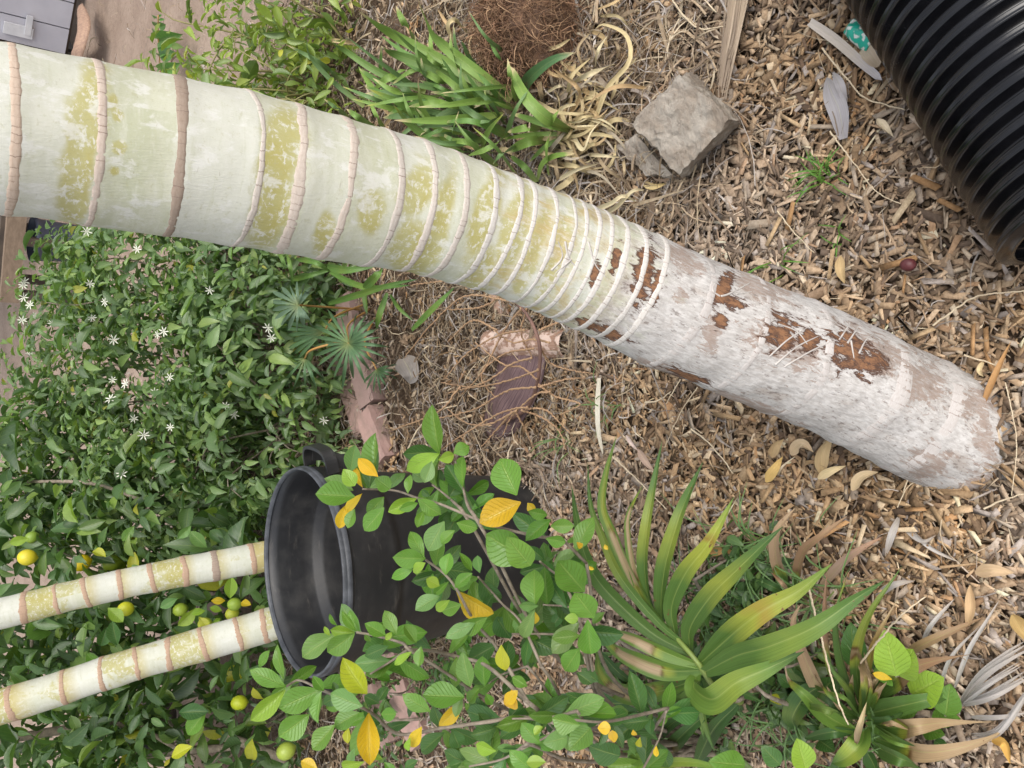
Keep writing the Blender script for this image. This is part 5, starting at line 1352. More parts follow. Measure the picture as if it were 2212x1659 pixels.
jf = [T(0, 1, *p) for p in [(155, 165), (150, 190), (155, 270), (195, 318), (222, 385), (145, 415), (335, 435), (190, 635), (580, 180), (680, 300), (595, 400), (1020, 510), (1062, 490), (735, 542), (730, 805), (815, 830), (718, 928), (865, 1055), (930, 1160), (1100, 785), (1000, 880), (1105, 1110), (1520, 1025), (1360, 222), (1460, 968), (790, 1415)]] + [T(0, 0, 560, 1500), T(0, 0, 890, 1615), T(1, 1, 80, 465), T(1, 1, 98, 530), T(1, 1, 325, 752), T(1, 1, 440, 1068)]
add_flowers(tj, on_shrub(PJ, NJ, jf), .018, np.random.default_rng(8))

LG = [((.09, .175, .055), 4), ((.12, .22, .06), 4), ((.16, .265, .06), 2), ((.24, .35, .07), 1), ((.07, .135, .045), 3), ((.42, .42, .04), .25)]
l_ells = [(-.55, 3.0, .5, .30, .34, .34), (-.95, 3.1, .55, .38, .36, .40), (-1.35, 2.9, .45, .34, .36, .40), (-.75, 3.45, .75, .45, .40, .40), (-1.25, 3.5, .8, .45, .40, .42), (-1.5, 3.2, .7, .35, .4, .4), (-.50, 2.75, .18, .26, .24, .24), (-.9, 2.68, .20, .26, .20, .24), (-.35, 3.6, .8, .3, .3, .3)]
tl_, PL, NL = shrub('lemon_tree', 'lemon tree with large dark leaves and ripening lemons behind the bin', 'tree', l_ells, 5200, .062, .44, LG, 9, (-.95, 3.15, 0), stems=26, inner=.45, peak=.5, gap=.18, up=.5)

def mat_lemon():
    k = NT('lemon_skin'); v = k.obj(); n1 = k.noise(v, 25, 3, .6); n2 = k.noise(v, 350, 3, .6)
    c = k.n('ShaderNodeObjectInfo').outputs['Color']
    return k.done(k.mix(k.ramp(n1, .3, .7, 0, .4), c, k.mix(1, c, (.8, .85, .6), 'MULTIPLY')), .38, k.bump(n2, .25, .0008), .5)
M['lemon'] = mat_lemon()
def lemon_mesh():
    a = np.linspace(0, math.pi, 16)
    prof = [(max(math.sin(x), .0005) * (1 + .0 * x), -math.cos(x) * 1.12) for x in a]
    prof = [(r if 0 < i < 15 else .01, z + (.14 if i == 15 else .06 if i == 14 else 0)) for i, (r, z) in enumerate(prof)]
    V, F = lathe(prof, 20)
    return new_mesh('lemon', V * [1, 1, 1], F, M['lemon'])
LM = lemon_mesh()
lem = [((70, 1200), .028, (.62, .52, .03)), ((185, 1212), .029, (.85, .62, .02)), ((250, 1213), .029, (.20, .26, .02)), ((264, 1221), .024, (.24, .30, .02)), ((42, 1273), .024, (.75, .48, .05)), ((281, 1310), .025, (.56, .56, .03)), ((513, 1300), .022, (.30, .42, .05)), ((397, 1312), .023, (.32, .42, .05)), ((450, 1342), .022, (.40, .46, .05)), ((508, 1320), .022, (.45, .48, .05)), ((523, 1511), .026, (.50, .56, .03)), ((80, 1157), .02, (.20, .30, .04)), ((623, 1614), .030, (.32, .40, .06))]
pos = on_shrub(PL, NL, [l[0] for l in lem])
for p, (xy, r, c) in zip(pos, lem):
    o = bpy.data.objects.new('lemon', LM); COL.objects.link(o)
    dd = (p - CAM) @ FWD; r = r * dd / 3.0 * 1.0
    p = p + FWD * -.03
    o.matrix_basis = Matrix.Translation(Vector(p)) @ Matrix.Rotation(random.uniform(2.6, 3.6), 4, 'X') @ Matrix.Rotation(random.uniform(-.4, .4), 4, 'Y') @ Matrix.Scale(r, 4)
    o.color = c + (1,); attach(o, tl_)
for k, (pts, w) in enumerate([([(0, 1600), (150, 1575), (330, 1560), (480, 1590), (620, 1640)], .016), ([(180, 1610), (330, 1625), (520, 1612)], .014), ([(270, 1470), (300, 1560), (420, 1640)], .008), ([(60, 1040), (200, 1045), (330, 1090)], .006), ([(70, 1330), (68, 1400), (60, 1500)], .006)]):
    C = spline([D(x, y, 3.0 + .15 * math.sin(i + k)) for i, (x, y) in enumerate(pts)], 24)
    V, F = tube(C, w * (1 + .1 * vnoise(C, 15)), 9); put('limb', V, F, M['stem'], tl_)
# yellow and bright leaves that stand out on the lemon tree
for bx, by, tx, ty, c in [(600, 255, 680, 280, 'H'), (1490, 560, 1500, 425, 'L'), (1460, 575, 1370, 575, 'Y'), (1560, 590, 1625, 600, 'Y'), (1440, 640, 1360, 620, 'L'), (1430, 690, 1380, 720, 'L'), (1290, 680, 1350, 760, 'H'), (1270, 620, 1160, 750, 'L'), (1150, 560, 1035, 620, 'P'), (1330, 640, 1240, 660, 'L'), (1115, 1590, 1220, 1520, 'H'), (1100, 1600, 1070, 1640, 'H'), (700, 620, 800, 720, 'L'), (190, 170, 60, 200, 'L'), (1340, 1290, 1200, 1450, 'G'), (1160, 1300, 1330, 1290, 'D'), (650, 870, 690, 760, 'D'), (760, 860, 720, 720, 'D'), (640, 1000, 560, 920, 'G'), (870, 90, 790, 190, 'G'), (1240, 90, 1150, 170, 'P'), (1340, 230, 1230, 130, 'P')]:
    B, E = D(*T(0, 2, bx, by), 2.62), D(*T(0, 2, tx, ty), 2.6)
    put_leaf(random.choice(LEAF), B, E, np.linalg.norm(B - E) * .55, nrm(CAM - B) + rng.normal(0, .2, 3), jitter(GREENS[c]), tl_)

SG = [((.24, .33, .07), 4), ((.32, .42, .08), 3), ((.17, .26, .065), 3), ((.42, .50, .10), 1.5), ((.52, .50, .07), .3)]
s_ells = [(.95, 2.65, .20, .24, .26, .28), (1.12, 2.85, .26, .26, .24, .30), (.72, 2.55, .14, .20, .2, .2), (1.25, 2.55, .22, .22, .22, .30), (.82, 2.95, .2, .24, .2, .26), (1.0, 3.1, .2, .2, .2, .3)]
shrub('pale_shrub', 'loose yellow-green shrub with small pointed leaves behind the strap-leaved clump', 'shrub', s_ells, 2300, .040, .36, SG, 14, (1.0, 2.75, 0), stems=28, inner=.3, peak=.45, gap=.25, stem_col=mat_simple('yellow_stem', (.30, .27, .10), (.22, .20, .08), 30, .6, .2), up=.4)

WG = [((.10, .20, .05), 3), ((.07, .15, .04), 3), ((.15, .25, .06), 1)]
shrub('weed_patch', 'low green weeds between the bin and the loose bricks', 'weeds', [(-.85, 2.0, .02, .18, .14, .08), (-.72, 2.25, .02, .15, .12, .08), (-1.05, 2.3, .04, .16, .16, .1), (-.55, 2.1, .02, .1, .1, .07)], 700, .02, .45, WG, 15, (-.85, 2.05, 0), stems=4, single=60, inner=.1)

# ---- little fan palms
def fan(t, hub, petiole_from, ang0, spread, nl, L, w, z, seed, col=(.10, .19, .085), droop=.06):
    r_ = random.Random(seed)
    H = G(*hub, z)
    if petiole_from is not None:
        C = spline([H, (H + petiole_from) / 2 + [0, 0, .04], petiole_from], 14)
        V, F = tube(C, np.linspace(.0025, .004, 14), 7); t = put('petiole', V, F, M['petiole'], t)
    for k in range(nl):
        a = math.radians(ang0 + spread * (k / (nl - 1) - .5))
        l = L * r_.uniform(.82, 1.08) * (1 - .25 * abs(k / (nl - 1) - .5))
        mpt = (hub[0] + .55 * l * math.cos(a), hub[1] + .55 * l * math.sin(a)); ept = (hub[0] + l * math.cos(a), hub[1] + l * math.sin(a) + l * .03)
        blade([hub, mpt, ept], [z, z + .01, z - droop * r_.uniform(.5, 1.4)], w, [(0, (.22, .25, .08)), (.15, col), (.9, col), (1, tuple(x * 1.5 for x in col))], t, 'leaflet', fold=.6, peak=.45, base=.25, seg=10, nc=3)
M['petiole'] = mat_simple('orange_petiole', (.50, .26, .07), (.42, .24, .08), 20, .5, .2)
b = G(800, 668)
t = thing('fan_palm_seedling', 'small fan palm with thin spreading fingers on orange stalks at the brick edging', 'palm seedling', b)
fan(t, T(1, 1, 600, 565), b, 90, 330, 22, 92, 26, .30, 1)
fan(t, T(1, 1, 275, 318), b + [0, .03, 0], 180, 250, 14, 62, 30, .36, 2, (.14, .22, .14))
fan(t, T(1, 1, 440, 490), b + [.02, .02, 0], 165, 60, 7, 110, 24, .26, 3)
fan(t, T(1, 1, 315, 665), G(*T(1, 1, 590, 545), .29), 110, 130, 7, 78, 24, .24, 4)
fan(t, T(1, 1, 780, 735), b + [-.03, -.03, 0], 60, 150, 9, 55, 18, .12, 5)
b2 = G(150, 1385, .2)
t = thing('fan_palm_seedling', 'pale green fan palm leaf among the lemon tree foliage', 'palm seedling', G(150, 1420))
fan(t, T(0, 2, 470, 650), None, 95, 190, 22, 66, 34, .62, 6, (.13, .22, .10))
C = spline([G(*T(0, 2, 470, 650), .62), G(*T(0, 2, 470, 640), .3), G(150, 1420)], 14)
V, F = tube(C, .004, 7); put('petiole', V, F, M['petiole'], t)
b = G(690, 560)
t = thing('fan_palm_seedling', 'tuft of narrow green palm leaves emerging beside the leaning trunk', 'palm seedling', b)
for p, w, z in [([(480, 105), (700, 200), (1000, 190)], 40, .16), ([(700, 210), (780, 130), (830, 60)], 60, .2), ([(470, 310), (700, 240), (900, 180), (1050, 150)], 44, .2), ([(480, 90), (330, 130), (200, 160)], 36, .26), ([(460, 70), (600, 90), (800, 60)], 56, .3), ([(690, 180), (720, 380)], 36, .12), ([(850, 240), (800, 380), (780, 470)], 40, .12), ([(870, 250), (930, 340), (1020, 420)], 30, .1), ([(480, 100), (380, 40), (250, 20)], 34, .3), ([(240, 180), (220, 60), (190, -60)], 30, .34), ([(210, 150), (170, 20), (120, -60)], 26, .34), ([(1010, 480), (1150, 340), (1290, 200)], 46, .08)]:
    blade(TT(1, 1, p), [z * .8, z, z * .8], w, S_green((.12, .23, .05), .2), t, 'blade', fold=.4, peak=.4, base=.5, tip=.8)

# ---- fallen palm sheath, dry flower stalk
def mat_sheath2():
    k = NT('banded_pink_sheath')
    uv = k.uv(); u, v, _ = k.sep(uv)
    n = k.noise(k.scale(uv, (1.2, 5, 1)), 2.0, 4, .6)
    st = k.noise(k.scale(uv, (14, 1, 1)), 3, 4, .6)
    c = k.mix(k.ramp(n, .46, .54), (.62, .47, .39), (.30, .17, .11))
    c = k.mix(k.ramp(st, .4, .7, 0, .4), c, (.70, .58, .50))
    return k.done(c, .7, k.bump(st, .3, .002), .3)
def mat_purple():
    k = NT('purple_brown_sheath')
    uv = k.uv(); st = k.noise(k.scale(uv, (12, 1.2, 1)), 2.5, 5, .65)
    c = k.mix(k.ramp(st, .35, .65), (.085, .05, .055), (.20, .13, .125))
    return k.done(c, .5, k.bump(st, .4, .002), .4)
M['banded'] = mat_sheath2(); M['purple'] = mat_purple()
t = thing('fallen_palm_sheath', 'fallen palm leaf base, purple-brown sheath with a pink rolled end', 'palm sheath', G(1100, 800))
curled_sheet([G(1036, 741, .05), G(1110, 742, .055), G(1206, 742, .045)], [.14, .15, .13], [3.6, 3.9, 3.4], M['banded'], 'rolled_end', t)
curled_sheet([G(1125, 742, .03), G(1110, 800, .05), G(1075, 870, .045), G(1050, 935, .015)], [.17, .21, .19, .08], [.7, .8, 1.0, .8], M['purple'], 'sheath', t)
curled_sheet([G(1085, 690, .02), G(1070, 660, .03), G(1055, 620, .02)], [.06, .05, .03], [1.4, 1.4, 1.2], M['sheath'], 'tip', t)

M['drytwig'] = mat_simple('dry_flower_twig', (.46, .29, .16), (.34, .21, .12), 60, .85, .5, 200, .002)
M['brownstem'] = mat_simple('brown_stalk', (.22, .12, .09), (.15, .085, .065), 30, .7, .4, 150, .002)
t = thing('dry_flower_stalk', 'dry brown branching palm flower stalk with beaded twigs near the bin', 'flower stalk', G(1160, 900))
main = [T(2, 1, *p) for p in [(20, 300), (90, 370), (150, 480), (182, 620), (160, 840), (90, 990), (-60, 1080)]]
MC = spline([G(x, y, .10 + .05 * math.sin(i * .8)) for i, (x, y) in enumerate(main)], 40)
V, F = tube(MC, np.linspace(.0035, .0062, 40), 8); put('stalk', V, F, M['brownstem'], t)
def beaded(pts, z, r0=.0021):
    C = spline([G(x, y, h) for (x, y), h in zip(pts, z)], 60)
    s = np.arange(60)
    rad = np.linspace(r0 * 1.1, r0 * .6, 60) * (1 + .45 * (s % 3 == 0)) + .0002
    C = C + rng.normal(0, .0008, C.shape)
    V, F = tube(C, rad, 5); put('twig', V, F, M['drytwig'], t)
tw = [[(180, 600), (260, 700), (380, 740), (540, 765)], [(175, 480), (300, 430), (430, 400), (540, 560)], [(170, 850), (350, 800), (480, 790)], [(170, 830), (280, 910), (440, 960), (310, 1030)], [(60, 1000), (180, 1040), (300, 1130), (350, 1260)], [(20, 1010), (90, 1130), (160, 1300)], [(100, 330), (60, 500), (130, 660)], [(60, 340), (-60, 500), (-200, 760), (-330, 900)], [(130, 660), (0, 700), (-180, 820), (-420, 890)], [(170, 740), (0, 800), (-240, 850), (-460, 820)],
      [(150, 850), (-40, 880), (-260, 1000), (-520, 1060)], [(100, 980), (-80, 1020), (-350, 1180), (-460, 1260)], [(20, 300), (-120, 180), (-400, 160), (-660, 190)], [(-20, 290), (-300, 260), (-500, 420), (-700, 660)], [(80, 480), (-100, 520), (-300, 640), (-440, 800)], [(140, 600), (-60, 640), (-200, 780), (-90, 940)], [(30, 1000), (-150, 1090), (-300, 1080), (-420, 990)], [(0, 1010), (-120, 1150), (-200, 1240)], [(160, 800), (60, 720), (-60, 700), (-240, 560)], [(240, 560), (130, 540), (0, 560), (-120, 480)], [(250, 880), (150, 900), (0, 1040), (-60, 1160)], [(-40, 230), (-200, 330), (-460, 350)], [(90, 990), (220, 1000), (380, 1150)], [(-340, 850), (-480, 1010), (-780, 1130)], [(-100, 480), (-260, 420), (-420, 560)]]
for p in tw:
    beaded([T(2, 1, *q) for q in p], np.linspace(.12, random.uniform(.03, .07), len(p)) + rng.normal(0, .012, len(p)))

# ---- fibrous root ball, dry frond rib, stray leaves and bits
def build_rootball():
    c = G(1185, 62)
    V, F = lathe([(.002, .16), (.06, .155), (.11, .13), (.145, .09), (.16, .04), (.165, -.01), (.15, -.03)], 48)
    V = V * [1, 1.0, 1]
    V = V + nrm(V) * (fbm(V, 9, 4) * .03)[:, None] + c * [1, 1, 0]
    t = thing('root_ball', 'shaggy brown fibrous root ball behind the strap-leaved clump', 'root ball', c)
    put('core', V, F, mat_simple('brown_fibre', (.17, .095, .055), (.10, .06, .04), 30, .95, .8, 120, .006), t)
    n = 5200
    a = rng.random(n) * 6.283; h = np.sqrt(rng.random(n))
    rr = .168 * h; z = .16 * np.sqrt(np.clip(1 - h ** 2, 0, 1))
    p = np.stack([c[0] + rr * np.cos(a), c[1] + rr * np.sin(a)], 1)
    col = np.array([[.26, .155, .09], [.17, .095, .055], [.34, .22, .13], [.12, .07, .045]])[rng.choice(4, n)] * rng.uniform(.7, 1.2, (n, 1))
    Vr, Fr, Cr = ribbons(p, rng.random(n) * 6.28, rng.uniform(.02, .085, n), rng.uniform(.001, .0026, n), z + .004, col * 1.25, 1.2, .035)
    ob = put('fibres', Vr, Fr, M['straw'], t, col=Cr); tag(ob, kind='stuff')
build_rootball()

t = thing('dry_frond_rib', 'bundle of dry grey-brown palm leaf ribs lying past the rock', 'dead frond', G(1575, 120))
for i in range(22):
    x0 = 1600 + i * 2.2 - 26; x1 = 1556 + i * .9 - 8 + random.uniform(-5, 5)
    y1 = 215 if i == 6 else random.uniform(130, 235)
    blade([(x0 + random.uniform(-4, 4), -40), ((x0 + x1) / 2 + random.uniform(-3, 3), 90), (x1, y1)], [.045, .04 + .012 * random.random(), .022], 40 if i == 6 else random.uniform(9, 17), [(0, (.42, .33, .24)), (.5, random.choice([(.36, .28, .21), (.50, .40, .30), (.30, .235, .18)])), (1, (.40, .32, .25))], t, 'rib', 'dry', fold=.5, peak=.3, base=.9, tip=.5)

def litter_blade(name, label, cat, tile, pts, w, stops, z=.03, mat='dry', **kw):
    o = blade(TT(*tile, pts), [z, z + .012, z], w, stops, None, name, mat, **kw)
    tag(o, label, cat)
gyc = [(0, (.36, .34, .36)), (.5, (.45, .43, .45)), (1, (.33, .31, .31))]
litter_blade('dead_leaf', 'grey-lilac dead leaf with a split tip on the chips near the pipe', 'dead leaf', (3, 0), [(490, 900), (460, 720), (410, 600), (380, 500)], 135, gyc, .034, fold=.3, peak=.5)
litter_blade('dead_leaf', 'smaller grey-lilac dead leaf sliver beside the split one near the pipe', 'dead leaf', (3, 0), [(500, 690), (470, 560), (420, 465)], 60, gyc, .034, fold=.3, peak=.5)
litter_blade('flat_stick', 'pale grey flat stick lying on the chips next to the pipe', 'stick', (3, 0), [(270, 140), (440, 260), (600, 400), (740, 520)], 62, [(0, (.55, .50, .45)), (.6, (.52, .46, .40)), (1, (.46, .44, .47))], .034, base=.8, tip=.25, fold=.35)
litter_blade('dead_leaf', 'torn pale scrap of dry bark touching the pipe', 'dead leaf', (3, 0), [(620, 310), (660, 360), (720, 430)], 90, [(0, (.62, .52, .40)), (1, (.50, .40, .29))], .035, tip=.4, base=.8)
litter_blade('dead_leaf', 'long narrow weathered white strip of bark between trunk and bin', 'dead leaf', (2, 1), [(565, 790), (555, 960), (560, 1130), (590, 1290)], 34, [(0, (.62, .57, .46)), (.5, (.70, .66, .55)), (1, (.55, .50, .40))], .035, fold=.4, base=.7, tip=.6)
litter_blade('dead_leaf', 'straw-coloured folded leaf on the litter just below the rock', 'dead leaf', (2, 0), [(850, 1190), (920, 1210), (1000, 1190)], 44, [(0, cr), (1, (.66, .50, .22))], .03, fold=.7)
litter_blade('dead_leaf', 'grey leaf scrap on litter beside the brick edging', 'dead leaf', (1, 1), [(950, 660), (1000, 760), (1000, 830)], 150, [(0, (.30, .26, .23)), (1, (.36, .33, .31))], .035, fold=.5)
for k, (tl, pts, w, cc, lb) in enumerate([
   ((3, 1), [(350, 1380), (350, 1290), (400, 1205)], 90, (.52, .39, .22), 'curled tan leaf on the chips beneath the middle of the white trunk base'), ((3, 1), [(165, 1265), (215, 1220), (275, 1255)], 80, (.60, .46, .30), 'pale triangular dry leaf left of the curled tan leaf under the trunk'),
   ((3, 1), [(345, 1425), (410, 1390), (480, 1370)], 60, (.66, .53, .32), 'cream folded dry leaf just below the curled tan leaf'), ((3, 1), [(560, 1490), (610, 1430), (690, 1410)], 74, (.62, .48, .30), 'pointed cream dry leaf close under the lower trunk'), ((3, 1), [(30, 1280), (50, 1230), (90, 1200)], 70, (.50, .36, .20), 'small brown dry leaf near the olive bark stain'),
   ((3, 1), [(0, 1440), (40, 1390), (80, 1330)], 70, (.60, .42, .16), 'yellowish dry leaf above the tall palm leaflet tips'), ((3, 1), [(470, 30), (470, 90), (490, 150)], 66, (.52, .38, .2), 'oval tan leaf on the chips above the trunk'), ((3, 2), [(1370, 390), (1450, 380), (1560, 390)], 90, (.58, .42, .26), 'pointed tan leaf lying on chips at the right edge corner'),
   ((3, 2), [(1310, 530), (1310, 640), (1290, 710)], 66, (.50, .34, .19), 'hanging brown leaf between the bleached blades'), ((3, 2), [(1600, 700), (1650, 770), (1700, 820)], 100, (.44, .30, .12), 'rounded brown leaf at the picture edge above the bleached blades'), ((3, 2), [(1470, 1490), (1530, 1500), (1560, 1590)], 66, (.56, .33, .08), 'orange-brown curled leaf below the bleached blades'),
   ((2, 2), [(1290, 265), (1370, 240), (1465, 270)], 66, (.42, .24, .09), 'brown curled leaf between the broad palm leaflets'), ((3, 1), [(1400, 930), (1470, 780), (1550, 625)], 46, (.46, .26, .11), 'long reddish-brown splinter beside the foot of the trunk'), ((3, 1), [(1390, 700), (1370, 740), (1390, 770)], 34, (.60, .48, .28), 'tiny cream leaf on the chips above the trunk foot'),
   ((3, 0), [(720, 790), (760, 830), (800, 870)], 56, (.68, .58, .42), 'pale round leaf scrap on the chips near the pipe'), ((2, 1), [(830, 1280), (870, 1340), (910, 1380)], 50, (.52, .38, .30), 'pinkish flat chip between the bin and the trunk'), ((2, 1), [(750, 1180), (780, 1220), (810, 1250)], 30, (.70, .56, .50), 'pale pink sliver on the chips between bin and trunk')]):
    m_ = pts[1]; pts = [(m_[0] + (q[0] - m_[0]) * 1.35, m_[1] + (q[1] - m_[1]) * 1.5) for q in pts]; w *= .95; cc = tuple(x * 1.1 for x in cc)
    litter_blade('dry_leaf', lb, 'dry leaf', tl, pts, w, [(0, tuple(x * .85 for x in cc)), (.5, cc), (1, tuple(x * .9 for x in cc))], .040, fold=.9, peak=.4, base=.15, tip=1.2, twist=random.uniform(-.9, .9))

M['bead'] = mat_simple('pale_dry_twig', (.62, .52, .36), (.50, .40, .27), 60, .85, .4, 250, .001)
k = 0
for tl, pts, w, lb in [((3, 1), [(1070, 450), (1180, 370), (1330, 270), (1500, 240), (1659, 225)], 12, 'long cream beaded twig running to the picture edge below the pipe'), ((3, 1), [(1270, 640), (1360, 670), (1490, 710)], 11, 'short cream twig on the chips beside the trunk foot'), ((2, 1), [(1160, 1120), (1260, 1200), (1370, 1320), (1430, 1410)], 12, 'cream beaded twig on the chips under the middle of the trunk'), ((2, 1), [(860, 950), (940, 940), (1030, 880)], 13, 'short white curved twig under the trunk where the rings crowd'),
   ((3, 1), [(1400, 1640), (1530, 1580), (1659, 1540)], 11, 'cream twig at the picture edge past the trunk foot'), ((3, 0), [(60, 1370), (180, 1520), (300, 1640)], 9, 'thin grey twig on the chips between trunk and pipe'), ((3, 0), [(400, 850), (560, 1060), (700, 1240), (860, 1320)], 10, 'thin tan stalk curving over the chips beside the pipe'), ((3, 0), [(350, 310), (520, 520), (640, 640), (890, 710)], 12, 'bent straw stalk touching the pipe'),
   ((2, 0), [(1040, 0), (1130, 120), (1230, 190), (1370, 170)], 16, 'pale curved vine stem behind the rock'), ((2, 1), [(1090, 800), (1000, 960)], 10, 'grey straight twig leaning under the trunk'), ((2, 1), [(1200, 850), (1090, 1020), (990, 1240)], 7, 'long thin grey stalk under the trunk'), ((3, 1), [(920, 1390), (880, 1530), (840, 1630)], 9, 'thin yellow straw below the trunk foot'), ((3, 1), [(1540, 820), (1590, 1050), (1610, 1250), (1580, 1550)], 7, 'thin tan stalk past the trunk foot'),
   ((3, 2), [(260, 480), (350, 830), (440, 1180), (520, 1380)], 14, 'upright yellow straw stalk crossing the low palm seedling'), ((3, 2), [(600, 980), (780, 760), (900, 640), (1020, 550)], 12, 'slender seeding grass stalk over the low palm seedling'), ((2, 1), [(650, 1300), (800, 1440), (1000, 1640)], 12, 'straw stalk lying among the tall palm leaflets'), ((1, 1), [(985, 1250), (1060, 1110), (1200, 1000), (1300, 970)], 18, 'pale grey forked twig behind the bin rim')]:
    q = TT(*tl, pts)
    zb = .26 if 'seedling' in lb else .045
    C = spline([G(x, y, zb * (.3 + .7 * math.sin(.4 + 2.2 * i / len(q))) if zb > .1 else zb) for i, (x, y) in enumerate(q)], 70)
    C = C + np.c_[.0012 * vnoise(C, 120), .0012 * vnoise(C + 3, 120), 0 * C[:, 0]]
    r = w / 3 * 1.4 / FPX / 2
    V, F = tube(C, r * (1 + .3 * (np.arange(70) % 2)) * np.linspace(1.1, .6, 70), 6)
    o = put('dry_twig', V, F, M['bead'], origin=None); tag(o, lb, 'twig'); k += 1

# loose large splinters on top of the mulch
SPL = []
for i in range(8):
    V, F, C = chip_cloud(np.zeros((1, 2)), np.zeros(1), np.array([1.0]), np.array([.11 + .015 * i]), np.array([.05]), np.ones((1, 3)) * .5, .05)
    SPL.append((V, F))
for i in range(70):
    px, py = random.uniform(1400, 2200), random.uniform(150, 1250)
    p = G(px, py, .03)
    V, F = SPL[i % 8]
    L = random.uniform(.03, .06)
    cc = CHIP[random.choice([0, 1, 2, 4, 5, 7])] * random.uniform(.85, 1.15)
    o = put('wood_splinter', (V * L) @ rotm('Z', random.random() * 6.28).T + p, F, M['chip'], col=np.tile(cc.clip(0, .8), (len(V), 1)), smooth=False)
    tag(o, 'large loose wood splinter lying on top of the finer chip mulch', 'wood splinter', 'large splinters on the mulch')

# green wrapper, berry, grass tufts, far weed sprig
k_ = NT('teal_wrapper'); u_, v_, _ = k_.sep(k_.uv())
k_.done(k_.mix(k_.ramp(k_.noise(k_.scale(k_.uv(), (1, 3, 1)), 1.6, 2, .5), .50, .56), (.02, .42, .30), (.72, .76, .70)), .3, k_.bump(k_.noise(k_.obj(), 90, 3, .6), .4, .004))
o = curled_sheet([G(1827, 52, .045), G(1850, 70, .05), G(1880, 94, .045)], [.04, .05, .05], [2.6, 2.8, 2.2], k_.m, 'wrapper', waviness=.012)
tag(o, 'crumpled teal and white plastic wrapper half under the pipe', 'wrapper')
V, F = lathe([(.0005, -.011), (.007, -.009), (.011, -.002), (.0105, .004), (.006, .009), (.0005, .0095)], 18)
o = put('red_berry', V * [1, 1.25, 1] + G(1962, 572, .042), F, mat_simple('dark_red_berry', (.13, .03, .032), (.07, .018, .02), 40, .5, .2)); tag(o, 'dark red dried berry on the chips between trunk and pipe', 'berry')
def tuft(px, py, n, L, label, spread=.03, col=(.10, .23, .03)):
    c = G(px, py)
    t = thing('grass_tuft', label, 'grass', c)
    for i in range(n):
        a = random.random() * 6.28; l = L * random.uniform(.5, 1.1)
        b = c + np.array([random.gauss(0, spread * .4), random.gauss(0, spread * .4), .01])
        h = np.array([math.cos(a), math.sin(a), 0])
        blade([b, b + h * l * .35 + [0, 0, l * .5], b + h * l * .9 + [0, 0, l * .45]], [0], random.uniform(.0022, .0038), [(0, (.25, .3, .08)), (.3, col), (1, tuple(x * 1.2 for x in col))], t, 'blade', world=True, seg=8, nc=3, tip=.8, peak=.3, base=.8)
tuft(1790, 390, 26, .07, 'small bright green grass tuft on the chips between trunk and pipe')
tuft(1825, 515, 10, .05, 'tiny grass sprig on the chips above the red berry', .02)
tuft(1690, 575, 7, .12, 'few long grass blades at the upper edge of the white trunk')
tuft(1320, 870, 12, .08, 'thin grass sprouts between bin and trunk', .05, (.12, .2, .06))
tuft(1230, 950, 9, .10, 'thin grass sprouts beside the bin foot', .05, (.12, .2, .06))
tuft(900, 1390, 40, .12, 'grass growing at the lower side of the bin', .12, (.13, .22, .06))
tuft(1005, 1545, 30, .10, 'grass under the gardenia near the loose bricks', .12, (.13, .22, .06))
tuft(1650, 1190, 34, .15, 'long grass rising among the broad palm leaflets', .07, (.12, .22, .07))
tuft(1720, 1380, 24, .12, 'grass between the broad palm and the low seedling', .07, (.10, .18, .05))
tuft(1560, 1300, 36, .13, 'shaded grass under the broad palm leaflets', .10, (.09, .17, .05))
tuft(1790, 1290, 40, .16, 'long grass on the upper side of the low palm seedling', .09, (.12, .21, .07))
tuft(1700, 1530, 44, .14, 'grass filling the gap below the broad palm', .12, (.09, .17, .05))
tuft(1460, 1560, 36, .12, 'grass at the foot of the gardenia stems', .12, (.11, .19, .06))
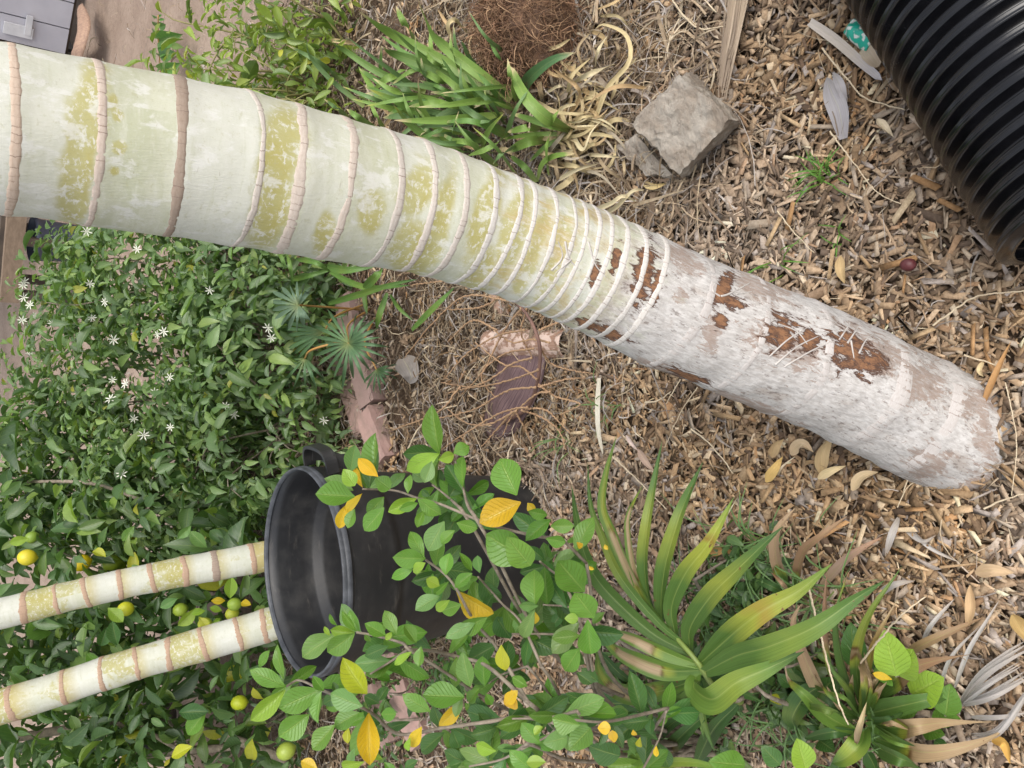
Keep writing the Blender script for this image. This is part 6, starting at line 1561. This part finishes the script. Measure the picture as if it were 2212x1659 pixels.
tuft(1900, 1600, 30, .12, 'grass under the low palm seedling at the picture edge', .10, (.09, .17, .05))
shrub('weed_patch', 'low leafy weeds under the broad palm and the gardenia', 'weeds', [(*G(1600, 1330)[:2], .02, .12, .10, .07), (*G(1520, 1500)[:2], .02, .14, .12, .07), (*G(1720, 1480)[:2], .02, .12, .10, .06), (*G(1640, 1220)[:2], .02, .09, .07, .06), (*G(1380, 1480)[:2], .02, .10, .10, .06)], 900, .026, .5, [((.07, .15, .04), 3), ((.10, .19, .05), 3), ((.16, .25, .06), 1)], 41, G(1600, 1400), stems=6, single=80, inner=.1)
t = thing('weed_sprig', 'single upright leafy weed on the bare soil by the shed', 'weed', G(*T(0, 0, 1045, 480)))
C = spline([G(*T(0, 0, 1045, 560)), G(*T(0, 0, 1035, 400), .08), G(*T(0, 0, 1025, 240), .12), G(*T(0, 0, 1025, 100), .16)], 20)
V, F = tube(C, .003, 6); put('stem', V, F, M['petiole'], t)
for bx, by, tx, ty in [(1040, 460, 1140, 425), (1035, 365, 1125, 345), (1030, 345, 1095, 325), (1020, 260, 1140, 238), (1020, 240, 1065, 220), (1025, 175, 1085, 155), (1025, 120, 1000, 110), (1025, 110, 1050, 95), (1030, 130, 1060, 125), (1020, 150, 1000, 130), (1035, 350, 985, 340), (1042, 440, 1000, 450), (1025, 250, 985, 225)]:
    B, E = G(*T(0, 0, bx, by), .11), G(*T(0, 0, tx, ty), .10)
    put_leaf(random.choice(LEAF), B, E, np.linalg.norm(B - E) * .4, nrm(CAM - B) + rng.normal(0, .2, 3), jitter((.11, .24, .06)), t)
# black nursery pot under the lemon tree
c = G(372, 1535)
V, F = lathe([(.002, .0), (.09, .0), (.10, .02), (.12, .20), (.128, .20), (.128, .215), (.118, .215), (.095, .02), (.002, .02)], 32)
Rm = rotm('X', math.radians(60)); V = V @ Rm.T
o = put('nursery_pot', V + c + [0, 0, .30], F, M['bin']); o.location.z = .0
tag(o, 'black plastic nursery pot lying tipped over under the lemon tree', 'plant pot')
